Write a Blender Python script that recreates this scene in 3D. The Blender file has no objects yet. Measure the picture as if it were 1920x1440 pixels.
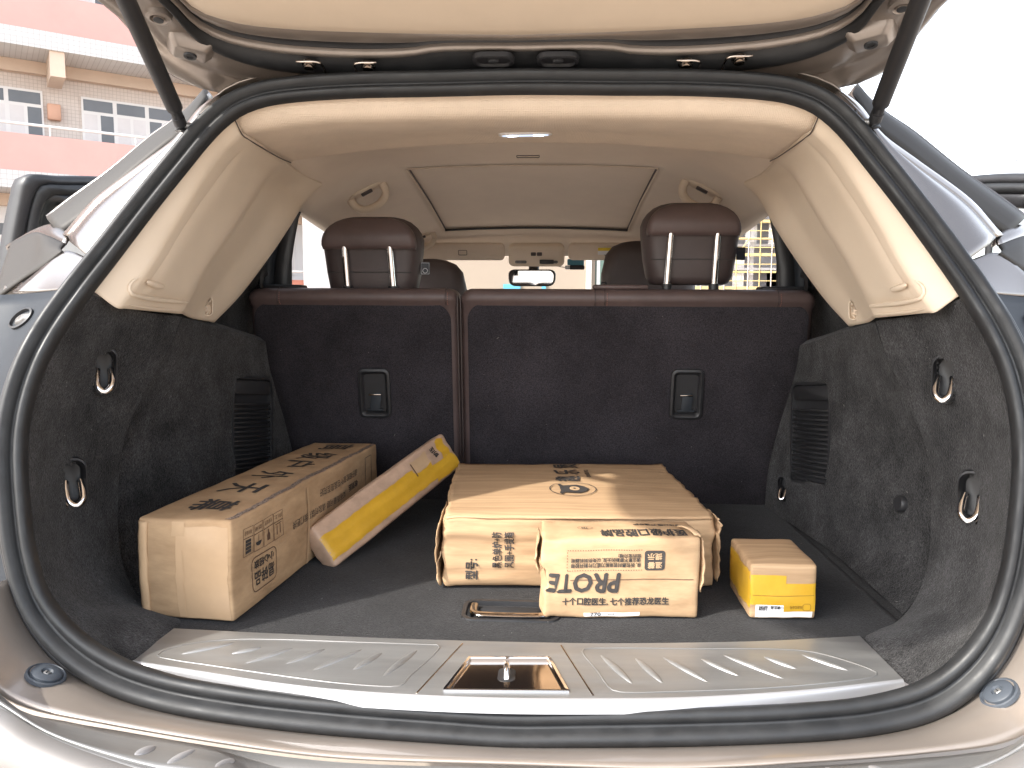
import bpy, bmesh, math, random
from mathutils import Vector, Matrix, noise
from mathutils.bvhtree import BVHTree

random.seed(7)
SC = bpy.context.scene
COL = SC.collection
V = Vector
PI = math.pi

# ------------------------------------------------------------------ camera, sky, sun, exposure
F = 1450.0                                   # focal length in pixels of the 1920 wide photograph
CZ = 1.27                                    # camera height above the ground
CAM = V((0.0476, 0.0, CZ))
YAW, PITCH, ROLL = math.radians(2.588), math.atan(150 / F), math.radians(0.285)
_f = V((-math.sin(YAW) * math.cos(PITCH), math.cos(YAW) * math.cos(PITCH), -math.sin(PITCH)))
_r = V((math.cos(YAW), math.sin(YAW), 0)); _u = _r.cross(_f)
R_ = math.cos(ROLL) * _r + math.sin(ROLL) * _u
U_ = -math.sin(ROLL) * _r + math.cos(ROLL) * _u
F_ = _f
cam = bpy.data.objects.new('camera', bpy.data.cameras.new('camera')); COL.objects.link(cam)
cam.matrix_world = Matrix(((R_.x, U_.x, -F_.x, CAM.x), (R_.y, U_.y, -F_.y, CAM.y), (R_.z, U_.z, -F_.z, CAM.z), (0, 0, 0, 1)))
cam.data.sensor_fit = 'HORIZONTAL'; cam.data.sensor_width = 36; cam.data.lens = F / 1920 * 36
cam.data.clip_start = 0.02; cam.data.clip_end = 2000
SC.camera = cam

SUN_AZ, SUN_EL = math.radians(-124.0), math.radians(40.0)    # azimuth from +Y (car front), clockwise seen from above
sund = V((math.sin(SUN_AZ) * math.cos(SUN_EL), math.cos(SUN_AZ) * math.cos(SUN_EL), math.sin(SUN_EL)))
world = bpy.data.worlds.new('World'); SC.world = world; world.use_nodes = True
wn = world.node_tree; bg = wn.nodes['Background']
sky = wn.nodes.new('ShaderNodeTexSky'); sky.sky_type = 'NISHITA'; sky.sun_disc = False
sky.sun_elevation = SUN_EL; sky.sun_rotation = SUN_AZ
sky.air_density = 1.0; sky.dust_density = 2.0; sky.ozone_density = 1.0
hs = wn.nodes.new('ShaderNodeHueSaturation'); hs.inputs['Saturation'].default_value = 0.36   # hazy, whitish sky
wn.links.new(sky.outputs[0], hs.inputs['Color']); wn.links.new(hs.outputs[0], bg.inputs[0]); bg.inputs[1].default_value = 0.15
sl = bpy.data.lights.new('sun', 'SUN'); sl.energy = 1.5; sl.angle = math.radians(1.0); sl.color = (1, 0.95, 0.86)
so = bpy.data.objects.new('sun', sl); COL.objects.link(so)
so.rotation_euler = sund.to_track_quat('Z', 'Y').to_euler(); so.location = (0, 0, 30)
SC.view_settings.view_transform = 'Standard'; SC.view_settings.look = 'None'
SC.view_settings.gamma = 1.0; SC.view_settings.use_curve_mapping = False
SC.view_settings.exposure = 2.2
SC.render.engine = 'CYCLES'
SC.cycles.max_bounces = 10; SC.cycles.diffuse_bounces = 6; SC.cycles.glossy_bounces = 5; SC.cycles.transparent_max_bounces = 12
SC.cycles.sample_clamp_indirect = 6.0
SC.cycles.use_denoising = True

# ------------------------------------------------------------------ pixel -> place in the world
def ray(px, py):
    return R_ * ((px - 960) / F) + U_ * ((720 - py) / F) + F_
def U(px, py, Y):                            # the point seen at a pixel, Y metres in front of the camera
    d = ray(px, py); return CAM + d * (Y / d.y)
def onz(px, py, z):
    d = ray(px, py); return CAM + d * ((z - CZ) / d.z)
def onpl(px, py, o, n):
    d = ray(px, py); return CAM + d * ((o - CAM).dot(n) / d.dot(n))
def mir(p): return V((-p[0], p[1], p[2]))
def L(px, py, Y): return mir(U(px, py, Y))   # a point measured on the left side, mirrored to the right
FLOOR = CZ - 0.55

# ------------------------------------------------------------------ materials
MATS = {}
def mat(name, col, rough=0.5, metal=0.0, var=0.0, vscale=8.0, bump=0.0, bscale=60.0, stretch=None, coat=0.0, sheen=0.0,
        rvar=0.0, detail=4.0, spec=0.5, bdist=0.002, warm=None, speck=0.0):
    m = bpy.data.materials.new(name); m.use_nodes = True; nt = m.node_tree; N = nt.nodes; K = nt.links
    b = N['Principled BSDF']
    b.inputs['Base Color'].default_value = (*col, 1); b.inputs['Roughness'].default_value = rough
    b.inputs['Metallic'].default_value = metal; b.inputs['Specular IOR Level'].default_value = spec
    if coat: b.inputs['Coat Weight'].default_value = coat; b.inputs['Coat Roughness'].default_value = 0.04
    if sheen: b.inputs['Sheen Weight'].default_value = sheen; b.inputs['Sheen Roughness'].default_value = 0.5
    tc = N.new('ShaderNodeTexCoord'); src = tc.outputs['Object']
    if stretch:
        mp = N.new('ShaderNodeMapping'); mp.inputs['Scale'].default_value = stretch; K.new(src, mp.inputs[0]); src = mp.outputs[0]
    if var:
        n1 = N.new('ShaderNodeTexNoise'); n1.inputs['Scale'].default_value = vscale; n1.inputs['Detail'].default_value = detail
        n1.inputs['Roughness'].default_value = 0.65
        K.new(src, n1.inputs[0])
        rp = N.new('ShaderNodeValToRGB'); rp.color_ramp.elements[0].position = 0.3; rp.color_ramp.elements[1].position = 0.7
        c2 = warm or col
        rp.color_ramp.elements[0].color = (*[max(0, c * (1 - var)) for c in c2], 1)
        rp.color_ramp.elements[1].color = (*[min(1, c * (1 + var)) for c in col], 1)
        K.new(n1.outputs[0], rp.inputs[0]); K.new(rp.outputs[0], b.inputs['Base Color'])
        if speck:                                  # carpet: nap patches times fibres
            n3 = N.new('ShaderNodeTexNoise'); n3.inputs['Scale'].default_value = bscale * 0.75; n3.inputs['Detail'].default_value = 3
            n3.inputs['Distortion'].default_value = 1.2
            K.new(tc.outputs['Object'], n3.inputs[0])
            r3 = N.new('ShaderNodeMapRange'); r3.inputs[1].default_value = 0.38; r3.inputs[2].default_value = 0.72; r3.inputs[3].default_value = 0.45; r3.inputs[4].default_value = speck
            K.new(n3.outputs[0], r3.inputs[0])
            mx = N.new('ShaderNodeVectorMath'); mx.operation = 'SCALE'
            K.new(rp.outputs[0], mx.inputs[0]); K.new(r3.outputs[0], mx.inputs['Scale']); K.new(mx.outputs[0], b.inputs['Base Color'])
    if rvar:
        n2 = N.new('ShaderNodeTexNoise'); n2.inputs['Scale'].default_value = vscale * 1.7; n2.inputs['Detail'].default_value = 5
        K.new(src, n2.inputs[0])
        mr = N.new('ShaderNodeMapRange'); mr.inputs[1].default_value = 0.3; mr.inputs[2].default_value = 0.7
        mr.inputs[3].default_value = max(0.02, rough - rvar); mr.inputs[4].default_value = min(1, rough + rvar)
        K.new(n2.outputs[0], mr.inputs[0]); K.new(mr.outputs[0], b.inputs['Roughness'])
    if bump:
        nb = N.new('ShaderNodeTexNoise'); nb.inputs['Scale'].default_value = bscale; nb.inputs['Detail'].default_value = 5
        K.new(src, nb.inputs[0])
        bm = N.new('ShaderNodeBump'); bm.inputs['Strength'].default_value = bump; bm.inputs['Distance'].default_value = bdist
        K.new(nb.outputs[0], bm.inputs['Height']); K.new(bm.outputs[0], b.inputs['Normal'])
    MATS[name] = m; return m
def glassmat(name, tint, gloss=0.03):
    m = bpy.data.materials.new(name); m.use_nodes = True; nt = m.node_tree; N = nt.nodes; K = nt.links
    N.remove(N['Principled BSDF']); out = N['Material Output']
    t = N.new('ShaderNodeBsdfTransparent'); t.inputs[0].default_value = (*tint, 1)
    g = N.new('ShaderNodeBsdfGlossy'); g.inputs['Roughness'].default_value = gloss
    lw = N.new('ShaderNodeLayerWeight'); pw = N.new('ShaderNodeMath'); pw.operation = 'POWER'; pw.inputs[1].default_value = 5.0
    fr = N.new('ShaderNodeMath'); fr.operation = 'MULTIPLY_ADD'; fr.inputs[1].default_value = 0.9; fr.inputs[2].default_value = 0.04
    K.new(lw.outputs['Facing'], pw.inputs[0]); K.new(pw.outputs[0], fr.inputs[0])
    mx = N.new('ShaderNodeMixShader'); K.new(fr.outputs[0], mx.inputs[0]); K.new(t.outputs[0], mx.inputs[1]); K.new(g.outputs[0], mx.inputs[2])
    K.new(mx.outputs[0], out.inputs[0]); MATS[name] = m; return m
def emit(name, col, s):
    m = bpy.data.materials.new(name); m.use_nodes = True; b = m.node_tree.nodes['Principled BSDF']
    b.inputs['Base Color'].default_value = (*col, 1); b.inputs['Emission Color'].default_value = (*col, 1)
    b.inputs['Emission Strength'].default_value = s; MATS[name] = m; return m

mat('paint', (0.27, 0.235, 0.205), 0.28, 0.8, var=0.02, vscale=900, detail=1, coat=1.0)
mat('pearl', (0.56, 0.515, 0.485), 0.27, 0.78, var=0.02, vscale=900, detail=1, coat=1.0)
mat('pearl_side', (0.25, 0.232, 0.222), 0.24, 0.9, var=0.02, vscale=900, detail=1)
mat('bumper_paint', (0.21, 0.198, 0.188), 0.38, 0.5, var=0.03, vscale=20)
mat('satin', (0.29, 0.25, 0.22), 0.36, 0.5, var=0.04, vscale=40, coat=0.25)
mat('sill_paint', (0.33, 0.285, 0.25), 0.33, 0.5, var=0.03, vscale=20, coat=0.6)
mat('gunmetal', (0.042, 0.039, 0.036), 0.55, 0.0, spec=0.25)
mat('rubber', (0.017, 0.0178, 0.0192), 0.50, var=0.22, vscale=22, rvar=0.12, bump=0.08, bscale=300, bdist=0.0006)
mat('plastic_black', (0.02, 0.02, 0.022), 0.45, var=0.15, vscale=30, bump=0.15, bscale=900, bdist=0.0004)
mat('buffer_rubber', (0.060, 0.070, 0.085), 0.5)
mat('plastic_grey', (0.026, 0.030, 0.036), 0.5, spec=0.2, var=0.1, vscale=20, bump=0.1, bscale=700, bdist=0.0004)
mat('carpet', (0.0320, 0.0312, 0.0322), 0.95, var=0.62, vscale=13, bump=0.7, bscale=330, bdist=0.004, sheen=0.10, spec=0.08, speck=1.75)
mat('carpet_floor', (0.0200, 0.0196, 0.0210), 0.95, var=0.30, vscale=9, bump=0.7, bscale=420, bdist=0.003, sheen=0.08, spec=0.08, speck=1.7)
mat('carpet_seat', (0.0330, 0.0290, 0.0335), 0.9, var=0.35, vscale=4, bump=0.5, bscale=700, bdist=0.0015, sheen=0.10, spec=0.15, speck=1.7)
mat('beige_plastic', (0.69, 0.575, 0.45), 0.5, var=0.03, vscale=6, bump=0.12, bscale=1100, bdist=0.0004)
mat('headliner', (0.64, 0.515, 0.395), 0.9, var=0.06, vscale=10, bump=0.5, bscale=520, bdist=0.0012, sheen=0.1)
mat('headliner_front', (0.70, 0.585, 0.475), 0.9, var=0.04, vscale=6, bump=0.3, bscale=700, bdist=0.0008, sheen=0.1)
mat('leather', (0.098, 0.068, 0.064), 0.47, var=0.18, vscale=9, bump=0.25, bscale=700, bdist=0.0006, rvar=0.06)
mat('leather_dark', (0.056, 0.040, 0.038), 0.50, var=0.15, vscale=9, bump=0.25, bscale=700, bdist=0.0006)
mat('thread', (0.30, 0.13, 0.10), 0.7)
mat('chrome', (0.86, 0.86, 0.87), 0.08, 1.0)
mat('chrome_dark', (0.50, 0.44, 0.39), 0.12, 1.0)
mat('steel', (0.33, 0.33, 0.328), 0.42, 0.7, var=0.10, vscale=3, stretch=(1, 9, 9), rvar=0.10, bump=0.05, bscale=40, bdist=0.0006)
mat('steel_edge', (0.46, 0.46, 0.475), 0.42, 0.6, var=0.05, vscale=4)
mat('kraft', (0.445, 0.302, 0.178), 0.8, var=0.13, vscale=9, bump=0.25, bscale=70, stretch=(1, 1, 3), bdist=0.0015, warm=(0.385, 0.25, 0.142), spec=0.2)
mat('kraft_lined', (0.445, 0.302, 0.178), 0.75, var=0.09, vscale=1.0, bump=0.3, bscale=2.2, stretch=(3, 95, 50), bdist=0.002, warm=(0.36, 0.23, 0.13), spec=0.25)
mat('kraft_light', (0.49, 0.335, 0.20), 0.62, var=0.08, vscale=12, bump=0.2, bscale=60, bdist=0.001, spec=0.3)
mat('kraft_pink', (0.46, 0.315, 0.225), 0.5, var=0.20, vscale=14, bump=0.5, bscale=50, stretch=(1, 1, 1.5), bdist=0.0015, spec=0.5)
mat('tape_yellow', (0.60, 0.345, 0.030), 0.28, var=0.10, vscale=14, bump=0.25, bscale=50, bdist=0.0012)
mat('tape_clear', (0.48, 0.325, 0.195), 0.30, var=0.07, vscale=14, bump=0.2, bscale=50, bdist=0.001)
mat('ink', (0.040, 0.035, 0.033), 0.75, var=0.3, vscale=60)
mat('ink_brown', (0.10, 0.055, 0.035), 0.75)
mat('ink_faint', (0.34, 0.19, 0.02), 0.5)
mat('paper_white', (0.78, 0.76, 0.76), 0.6, var=0.03, vscale=30)
mat('speckle_tape', (0.20, 0.15, 0.12), 0.5, var=0.95, vscale=260, detail=2)
mat('mirror', (0.85, 0.85, 0.85), 0.03, 1.0)
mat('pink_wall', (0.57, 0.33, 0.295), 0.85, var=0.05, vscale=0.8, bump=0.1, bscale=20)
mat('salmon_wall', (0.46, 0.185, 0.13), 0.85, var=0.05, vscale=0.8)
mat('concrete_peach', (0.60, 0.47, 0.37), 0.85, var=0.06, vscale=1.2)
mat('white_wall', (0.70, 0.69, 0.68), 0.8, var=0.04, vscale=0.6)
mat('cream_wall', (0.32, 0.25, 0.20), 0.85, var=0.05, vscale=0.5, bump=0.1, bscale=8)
mat('window_frame', (0.72, 0.70, 0.68), 0.45)
mat('pane_dark', (0.12, 0.125, 0.135), 0.15, var=0.15, vscale=0.7)
mat('curtain', (0.66, 0.63, 0.62), 0.6, var=0.05, vscale=2)
mat('scaffold_yellow', (0.46, 0.35, 0.15), 0.6)
mat('scaffold_pole', (0.42, 0.38, 0.35), 0.5)
mat('concrete', (0.46, 0.445, 0.46), 0.9, var=0.08, vscale=0.3)
mat('grey_wall', (0.34, 0.36, 0.39), 0.85, var=0.04, vscale=0.2)
mat('green_glass', (0.16, 0.24, 0.20), 0.1, var=0.4, vscale=0.9)
mat('blue_sign', (0.10, 0.34, 0.48), 0.5)
mat('ground', (0.385, 0.33, 0.28), 0.9, var=0.10, vscale=1.3, bump=0.3, bscale=40, bdist=0.004)
mat('dash', (0.03, 0.026, 0.025), 0.6)
mat('warning_label', (0.75, 0.55, 0.05), 0.5)
mat('black_label', (0.012, 0.013, 0.018), 0.5)
mat('lamp_clear', (0.16, 0.155, 0.15), 0.25, var=0.4, vscale=60, bump=0.5, bscale=90)
mat('orange_box', (0.62, 0.36, 0.25), 0.6)
mat('silver_strip', (0.62, 0.62, 0.63), 0.35, 0.6)
glassmat('glass', (0.80, 0.84, 0.83)); glassmat('glass_side', (0.86, 0.90, 0.89))
emit('lamp_led', (0.75, 0.83, 1.0), 2.5); emit('lamp_soft', (0.62, 0.76, 1.0), 0.22)

# white ceramic tiles of the far facade: brick texture for colour only (each tile is a few pixels)
def tilemat(name, col, mortar, scale):
    m = mat(name, col, 0.5); N = m.node_tree.nodes; K = m.node_tree.links
    tc = N.new('ShaderNodeTexCoord'); br = N.new('ShaderNodeTexBrick'); br.offset = 0
    br.inputs['Color1'].default_value = (*col, 1); br.inputs['Color2'].default_value = (*[c * 0.94 for c in col], 1)
    br.inputs['Mortar'].default_value = (*mortar, 1); br.inputs['Scale'].default_value = scale
    br.inputs['Mortar Size'].default_value = 0.03; br.inputs['Brick Width'].default_value = 0.5; br.inputs['Row Height'].default_value = 0.5
    K.new(tc.outputs['UV'], br.inputs[0]); K.new(br.outputs[0], N['Principled BSDF'].inputs['Base Color'])
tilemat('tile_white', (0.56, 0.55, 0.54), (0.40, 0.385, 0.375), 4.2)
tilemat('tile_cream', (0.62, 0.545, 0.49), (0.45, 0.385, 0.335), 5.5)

# fine weave on the headliner: a second, regular bump
def weave(name, sc):
    m = MATS[name]; N = m.node_tree.nodes; K = m.node_tree.links; b = N['Principled BSDF']
    tc = N.new('ShaderNodeTexCoord'); w1 = N.new('ShaderNodeTexVoronoi'); w1.inputs['Scale'].default_value = sc; w1.inputs['Randomness'].default_value = 0.25
    K.new(tc.outputs['Object'], w1.inputs[0])
    bp = N.new('ShaderNodeBump'); bp.inputs['Strength'].default_value = 0.55; bp.inputs['Distance'].default_value = 0.0016
    K.new(w1.outputs[0], bp.inputs['Height'])
    old = b.inputs['Normal'].links[0].from_socket; K.new(old, bp.inputs['Normal']); K.new(bp.outputs[0], b.inputs['Normal'])
weave('headliner', 330)

# ------------------------------------------------------------------ objects and parenting
WL = {}                                      # world location of each parent (no rotations are used on parents in world space)
def tagit(o, label=None, cat=None, group=None, kind=None):
    if label: o['label'] = label
    if cat: o['category'] = cat
    if group: o['group'] = group
    if kind: o['kind'] = kind
    return o
def par(o, p):
    if p is not None:
        o.parent = p; o.matrix_parent_inverse = Matrix.Translation(-WL.get(p.name, V((0, 0, 0))))
def thing(name, label, cat, loc=(0, 0, 0), group=None):
    o = bpy.data.objects.new(name, None); COL.objects.link(o); o.location = loc; o.empty_display_size = 0.1
    WL[o.name] = V(loc); return tagit(o, label, cat, group)
def obj(name, me, m, parent=None, kind=None):
    o = bpy.data.objects.new(name, me); COL.objects.link(o)
    if m:
        me.materials.clear(); me.materials.append(MATS[m])
    par(o, parent)
    if kind: o['kind'] = kind
    return o
def me_from(verts, faces, smooth=True, sharp=None, merge=None, flip=False):
    me = bpy.data.meshes.new('mesh'); bm = bmesh.new()
    vs = [bm.verts.new(v) for v in verts]
    for f in faces:
        if len(set(f)) > 2:
            try: bm.faces.new([vs[i] for i in f])
            except ValueError: pass
    if merge: bmesh.ops.remove_doubles(bm, verts=bm.verts, dist=merge)
    if flip: bmesh.ops.reverse_faces(bm, faces=bm.faces)
    bm.normal_update()
    for f in bm.faces: f.smooth = smooth
    if sharp is not None:
        for e in bm.edges:
            if len(e.link_faces) == 2 and e.calc_face_angle(0) > math.radians(sharp): e.smooth = False
    bm.to_mesh(me); bm.free(); return me
def solid(o, t, off=-1):
    m = o.modifiers.new('solid', 'SOLIDIFY'); m.thickness = t; m.offset = off; m.use_even_offset = False; return o
def sstep(a, b_, t): t = max(0, min(1, (t - a) / (b_ - a))); return t * t * (3 - 2 * t)
def wide(p):                                   # the bay's left flank stands some 2 cm further out than the right
    return .021 * sstep(CZ + .10, CZ - .22, p[2]) * sstep(1.80, 1.25, p[1]) * sstep(.585, .69, abs(p[0]))
def rise(p): return .006 * sstep(CZ - .30, CZ - .52, p[2]) * sstep(1.22, 1.10, p[1]) * sstep(.25, .58, abs(p[0]))   # and its sill corner sits a touch higher
def mirrored(o, parent, name=None):          # the other side of the car: a mirrored mesh of its own
    me = o.data.copy()
    for v in me.vertices: v.co = V((-v.co.x - wide(v.co), v.co.y, v.co.z + rise(v.co)))
    me.flip_normals()
    c = bpy.data.objects.new(name or o.name.split('.')[0], me); COL.objects.link(c)
    for md in o.modifiers:
        n = c.modifiers.new(md.name, md.type)
        for k in ('thickness', 'offset', 'use_even_offset', 'width', 'segments', 'levels', 'render_levels', 'limit_method', 'angle_limit'):
            if hasattr(md, k):
                try: setattr(n, k, getattr(md, k))
                except Exception: pass
    if o.get('kind'): c['kind'] = o['kind']
    par(c, parent); return c

# ------------------------------------------------------------------ shapes
def catm(P, n, closed=False):
    P = [V(p) for p in P]
    if len(P) == 2 and not closed: return [P[0].lerp(P[1], i / (n - 1)) for i in range(n)]
    k = len(P); seg = k if closed else k - 1
    out = []
    def g(i): return P[i % k] if closed else P[max(0, min(k - 1, i))]
    dense = []
    for s in range(seg):
        p0, p1, p2, p3 = g(s - 1), g(s), g(s + 1), g(s + 2)
        if not closed and s == 0: p0 = p1 * 2 - p2
        if not closed and s == seg - 1: p3 = p2 * 2 - p1
        # centripetal weights keep unevenly spaced points from overshooting
        d1, d2, d3 = max((p1 - p0).length, 1e-6) ** .5, max((p2 - p1).length, 1e-6) ** .5, max((p3 - p2).length, 1e-6) ** .5
        m1 = ((p1 - p0) / d1 - (p2 - p0) / (d1 + d2) + (p2 - p1) / d2) * d2
        m2 = ((p2 - p1) / d2 - (p3 - p1) / (d2 + d3) + (p3 - p2) / d3) * d2
        for i in range(24):
            t = i / 24; a, b_ = t * t, t * t * t
            dense.append(p1 * (2 * b_ - 3 * a + 1) + m1 * (b_ - 2 * a + t) + p2 * (-2 * b_ + 3 * a) + m2 * (b_ - a))
    dense.append(P[0].copy() if closed else P[-1].copy())
    cum = [0]
    for a, b_ in zip(dense, dense[1:]): cum.append(cum[-1] + (b_ - a).length)
    tot = cum[-1] or 1; j = 0; m = n if closed else n - 1
    for i in range(n):
        d = tot * i / m
        while j < len(cum) - 2 and cum[j + 1] < d: j += 1
        t = (d - cum[j]) / max(cum[j + 1] - cum[j], 1e-9); out.append(dense[j].lerp(dense[j + 1], min(max(t, 0), 1)))
    return out
def grid(G, wrap_u=False, wrap_v=False):
    nv, nu = len(G), len(G[0]); verts = [p for r in G for p in r]; faces = []
    for j in range(nv if wrap_v else nv - 1):
        for i in range(nu if wrap_u else nu - 1):
            a = j * nu + i; b_ = j * nu + (i + 1) % nu; c = ((j + 1) % nv) * nu + (i + 1) % nu; d = ((j + 1) % nv) * nu + i
            faces.append((a, b_, c, d))
    return verts, faces
def loftgrid(curves, nu, nv, cross='c'):
    C = [catm(c, nu) for c in curves]; G = [[None] * nu for _ in range(nv)]
    for i in range(nu):
        col = [c[i] for c in C]
        if cross == 'c': pts = catm(col, nv)
        else:
            pts = []; k = len(col) - 1
            for j in range(nv):
                s = j / (nv - 1) * k; a = min(int(s), k - 1); pts.append(col[a].lerp(col[a + 1], s - a))
        for j in range(nv): G[j][i] = pts[j]
    return G
def loft(name, curves, nu, nv, m, parent, thick=0.0, off=-1, cross='c', sharp=None, flip=False, jit=0.0, jf=6.0):
    G = loftgrid(curves, nu, nv, cross)
    if jit:
        for r in G:
            for p in r: p += noise.noise_vector(p * jf) * jit
    v, f = grid(G); o = obj(name, me_from(v, f, sharp=sharp, flip=flip), m, parent)
    if thick: solid(o, thick, off)
    return o
def facing(o, toward):                        # make a sheet's normals look at a point
    s = 0
    for p in o.data.polygons: s += p.normal.dot(toward - p.center) * p.area
    if s < 0: o.data.flip_normals()
    return o
class Fr:                                     # a local frame: x right, y up, z out of the surface
    def __init__(s, o, x, y): s.o = V(o); s.x = V(x).normalized(); s.y = (V(y) - s.x * V(y).dot(s.x)).normalized(); s.z = s.x.cross(s.y)
    def p(s, x, y, z=0.0): return s.o + s.x * x + s.y * y + s.z * z
    def inv(s, q): d = V(q) - s.o; return V((d.dot(s.x), d.dot(s.y), d.dot(s.z)))
def frame_n(o, n, up=V((0, 0, 1))):
    n = V(n).normalized(); y = (up - n * up.dot(n)).normalized(); return Fr(o, y.cross(n), y)
def rr(w, h, r, n=5, skew=0.0):
    r = min(r, w / 2 - 1e-5, h / 2 - 1e-5); out = []
    for cx, cy, a0 in ((w / 2 - r, h / 2 - r, 0), (-w / 2 + r, h / 2 - r, 90), (-w / 2 + r, -h / 2 + r, 180), (w / 2 - r, -h / 2 + r, 270)):
        for i in range(n):
            a = math.radians(a0 + 90 * i / (n - 1)); x, y = cx + r * math.cos(a), cy + r * math.sin(a); out.append((x + skew * y, y))
    return out
def ell(w, h, n=24): return [(w / 2 * math.cos(2 * PI * i / n), h / 2 * math.sin(2 * PI * i / n)) for i in range(n)]
def stack(loops, cap0=True, cap1=True):       # loops: lists of 3D points with equal counts
    n = len(loops[0]); verts = [p for l in loops for p in l]; faces = []
    for j in range(len(loops) - 1):
        for i in range(n): faces.append((j * n + i, j * n + (i + 1) % n, (j + 1) * n + (i + 1) % n, (j + 1) * n + i))
    if cap0: faces.append(tuple(reversed(range(n))))
    if cap1: faces.append(tuple(range((len(loops) - 1) * n, len(loops) * n)))
    return verts, faces
def stacked(name, fr, loops2, m, parent, cap0=True, cap1=True, sharp=40):   # loops2: [(pts2d, z)]
    L3 = [[fr.p(x, y, z) for x, y in pts] for pts, z in loops2]
    v, f = stack(L3, cap0, cap1); return obj(name, me_from(v, f, sharp=sharp), m, parent)
def plate(name, fr, pts, z0, z1, m, parent, bev=0.0):
    if bev:
        cx = sum(p[0] for p in pts) / len(pts); cy = sum(p[1] for p in pts) / len(pts)
        w = max(abs(p[0] - cx) for p in pts); h = max(abs(p[1] - cy) for p in pts)
        ins = [(cx + (x - cx) * (1 - bev / w), cy + (y - cy) * (1 - bev / h)) for x, y in pts]
        return stacked(name, fr, [(pts, z0), (pts, z1 - bev), (ins, z1)], m, parent, sharp=50)
    return stacked(name, fr, [(pts, z0), (pts, z1)], m, parent)
def tubepts(path, rad, n=8, closed=False, up=V((0, 0, 1)), flat=1.0):
    P = [V(p) for p in path]; k = len(P); G = []; last = None
    for i in range(k):
        a = P[(i - 1) % k] if (closed or i > 0) else P[i]; b_ = P[(i + 1) % k] if (closed or i < k - 1) else P[i]
        t = (b_ - a).normalized(); s = t.cross(up)
        if s.length < 1e-4: s = t.cross(V((1, 0.1, 0)))
        s.normalize()
        if last is not None and s.dot(last) < 0 and not closed: s = -s
        last = s; w = s.cross(t).normalized(); r = rad(i / max(k - 1, 1)) if callable(rad) else rad
        G.append([P[i] + s * r * math.cos(2 * PI * j / n) + w * r * flat * math.sin(2 * PI * j / n) for j in range(n)])
    return G
def tube(name, path, rad, m, parent, n=10, closed=False, up=V((0, 0, 1)), flat=1.0, ends=True):
    G = tubepts(path, rad, n, closed, up, flat); v, f = grid(G, wrap_u=True, wrap_v=closed)
    if ends and not closed:
        f.append(tuple(reversed(range(n)))); f.append(tuple(range((len(G) - 1) * n, len(G) * n)))
    o = obj(name, me_from(v, f, sharp=60), m, parent)
    me = o.data; me.update(); bm = bmesh.new(); bm.from_mesh(me); bmesh.ops.recalc_face_normals(bm, faces=bm.faces); bm.to_mesh(me); bm.free()
    return o
def box(name, fr, c, s, m, parent, bev=0.004, seg=2):
    bm = bmesh.new(); bmesh.ops.create_cube(bm, size=1)
    for v in bm.verts: v.co = V((v.co.x * s[0], v.co.y * s[1], v.co.z * s[2]))
    if bev: bmesh.ops.bevel(bm, geom=list(bm.edges), offset=min(bev, min(s) * 0.45), segments=seg, affect='EDGES', profile=0.5)
    for v in bm.verts: v.co = fr.p(v.co.x + c[0], v.co.y + c[1], v.co.z + c[2])
    bm.normal_update()
    for f in bm.faces: f.smooth = True
    for e in bm.edges:
        if len(e.link_faces) == 2 and e.calc_face_angle(0) > math.radians(50): e.smooth = False
    me = bpy.data.meshes.new('mesh'); bm.to_mesh(me); bm.free(); return obj(name, me, m, parent)
WF = Fr((0, 0, 0), (1, 0, 0), (0, 1, 0))       # the world's own frame
def bvh(o):
    me = o.data; return BVHTree.FromPolygons([v.co.copy() for v in me.vertices], [tuple(p.vertices) for p in me.polygons])
def hit(tree, px, py):
    d = ray(px, py).normalized(); h = tree.ray_cast(CAM, d)
    if h[0] is None: return None
    n = h[1]; n = -n if n.dot(d) > 0 else n; return h[0], n
def punch(o, fr, w, h, depth=0.06):            # open a hole in a sheet, hidden under the rim of what sits in it
    bm = bmesh.new(); bm.from_mesh(o.data); kill = []
    for f in bm.faces:
        q = fr.inv(f.calc_center_median())
        if abs(q.x) < w / 2 and abs(q.y) < h / 2 and abs(q.z) < depth: kill.append(f)
    bmesh.ops.delete(bm, geom=kill, context='FACES'); bm.to_mesh(o.data); bm.free()
def textmesh(s, size=1.0, res=2):
    c = bpy.data.curves.new('t', 'FONT'); c.body = s; c.size = 1; c.resolution_u = res; c.align_x = 'CENTER'; c.align_y = 'CENTER'
    o = bpy.data.objects.new('t', c); COL.objects.link(o)
    dg = bpy.context.evaluated_depsgraph_get(); dg.update(); m = bpy.data.meshes.new_from_object(o.evaluated_get(dg))
    vs = [V((v.co.x, v.co.y, 0)) for v in m.vertices]; fs = [tuple(p.vertices) for p in m.polygons]
    bpy.data.objects.remove(o); bpy.data.curves.remove(c); bpy.data.meshes.remove(m)
    x0, x1 = min(v.x for v in vs), max(v.x for v in vs); y0, y1 = min(v.y for v in vs), max(v.y for v in vs)
    for v in vs: v.x -= (x0 + x1) / 2; v.y -= (y0 + y1) / 2
    return vs, fs, x1 - x0, y1 - y0

# ================================================================== ground
def sheet(name, x0, x1, y0, y1, z, m, kind):
    me = me_from([(x0, y0, z), (x1, y0, z), (x1, y1, z), (x0, y1, z)], [(0, 1, 2, 3)], smooth=False)
    return obj(name, me, m, None, kind)
sheet('ground', -600, 600, -600, 900, 0.0, 'ground', 'structure')

# ================================================================== the car
car = thing('parked_suv', 'bronze SUV with open tailgate, beige lining and black carpeted luggage bay', 'car', (0, 2.4, 0))

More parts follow.
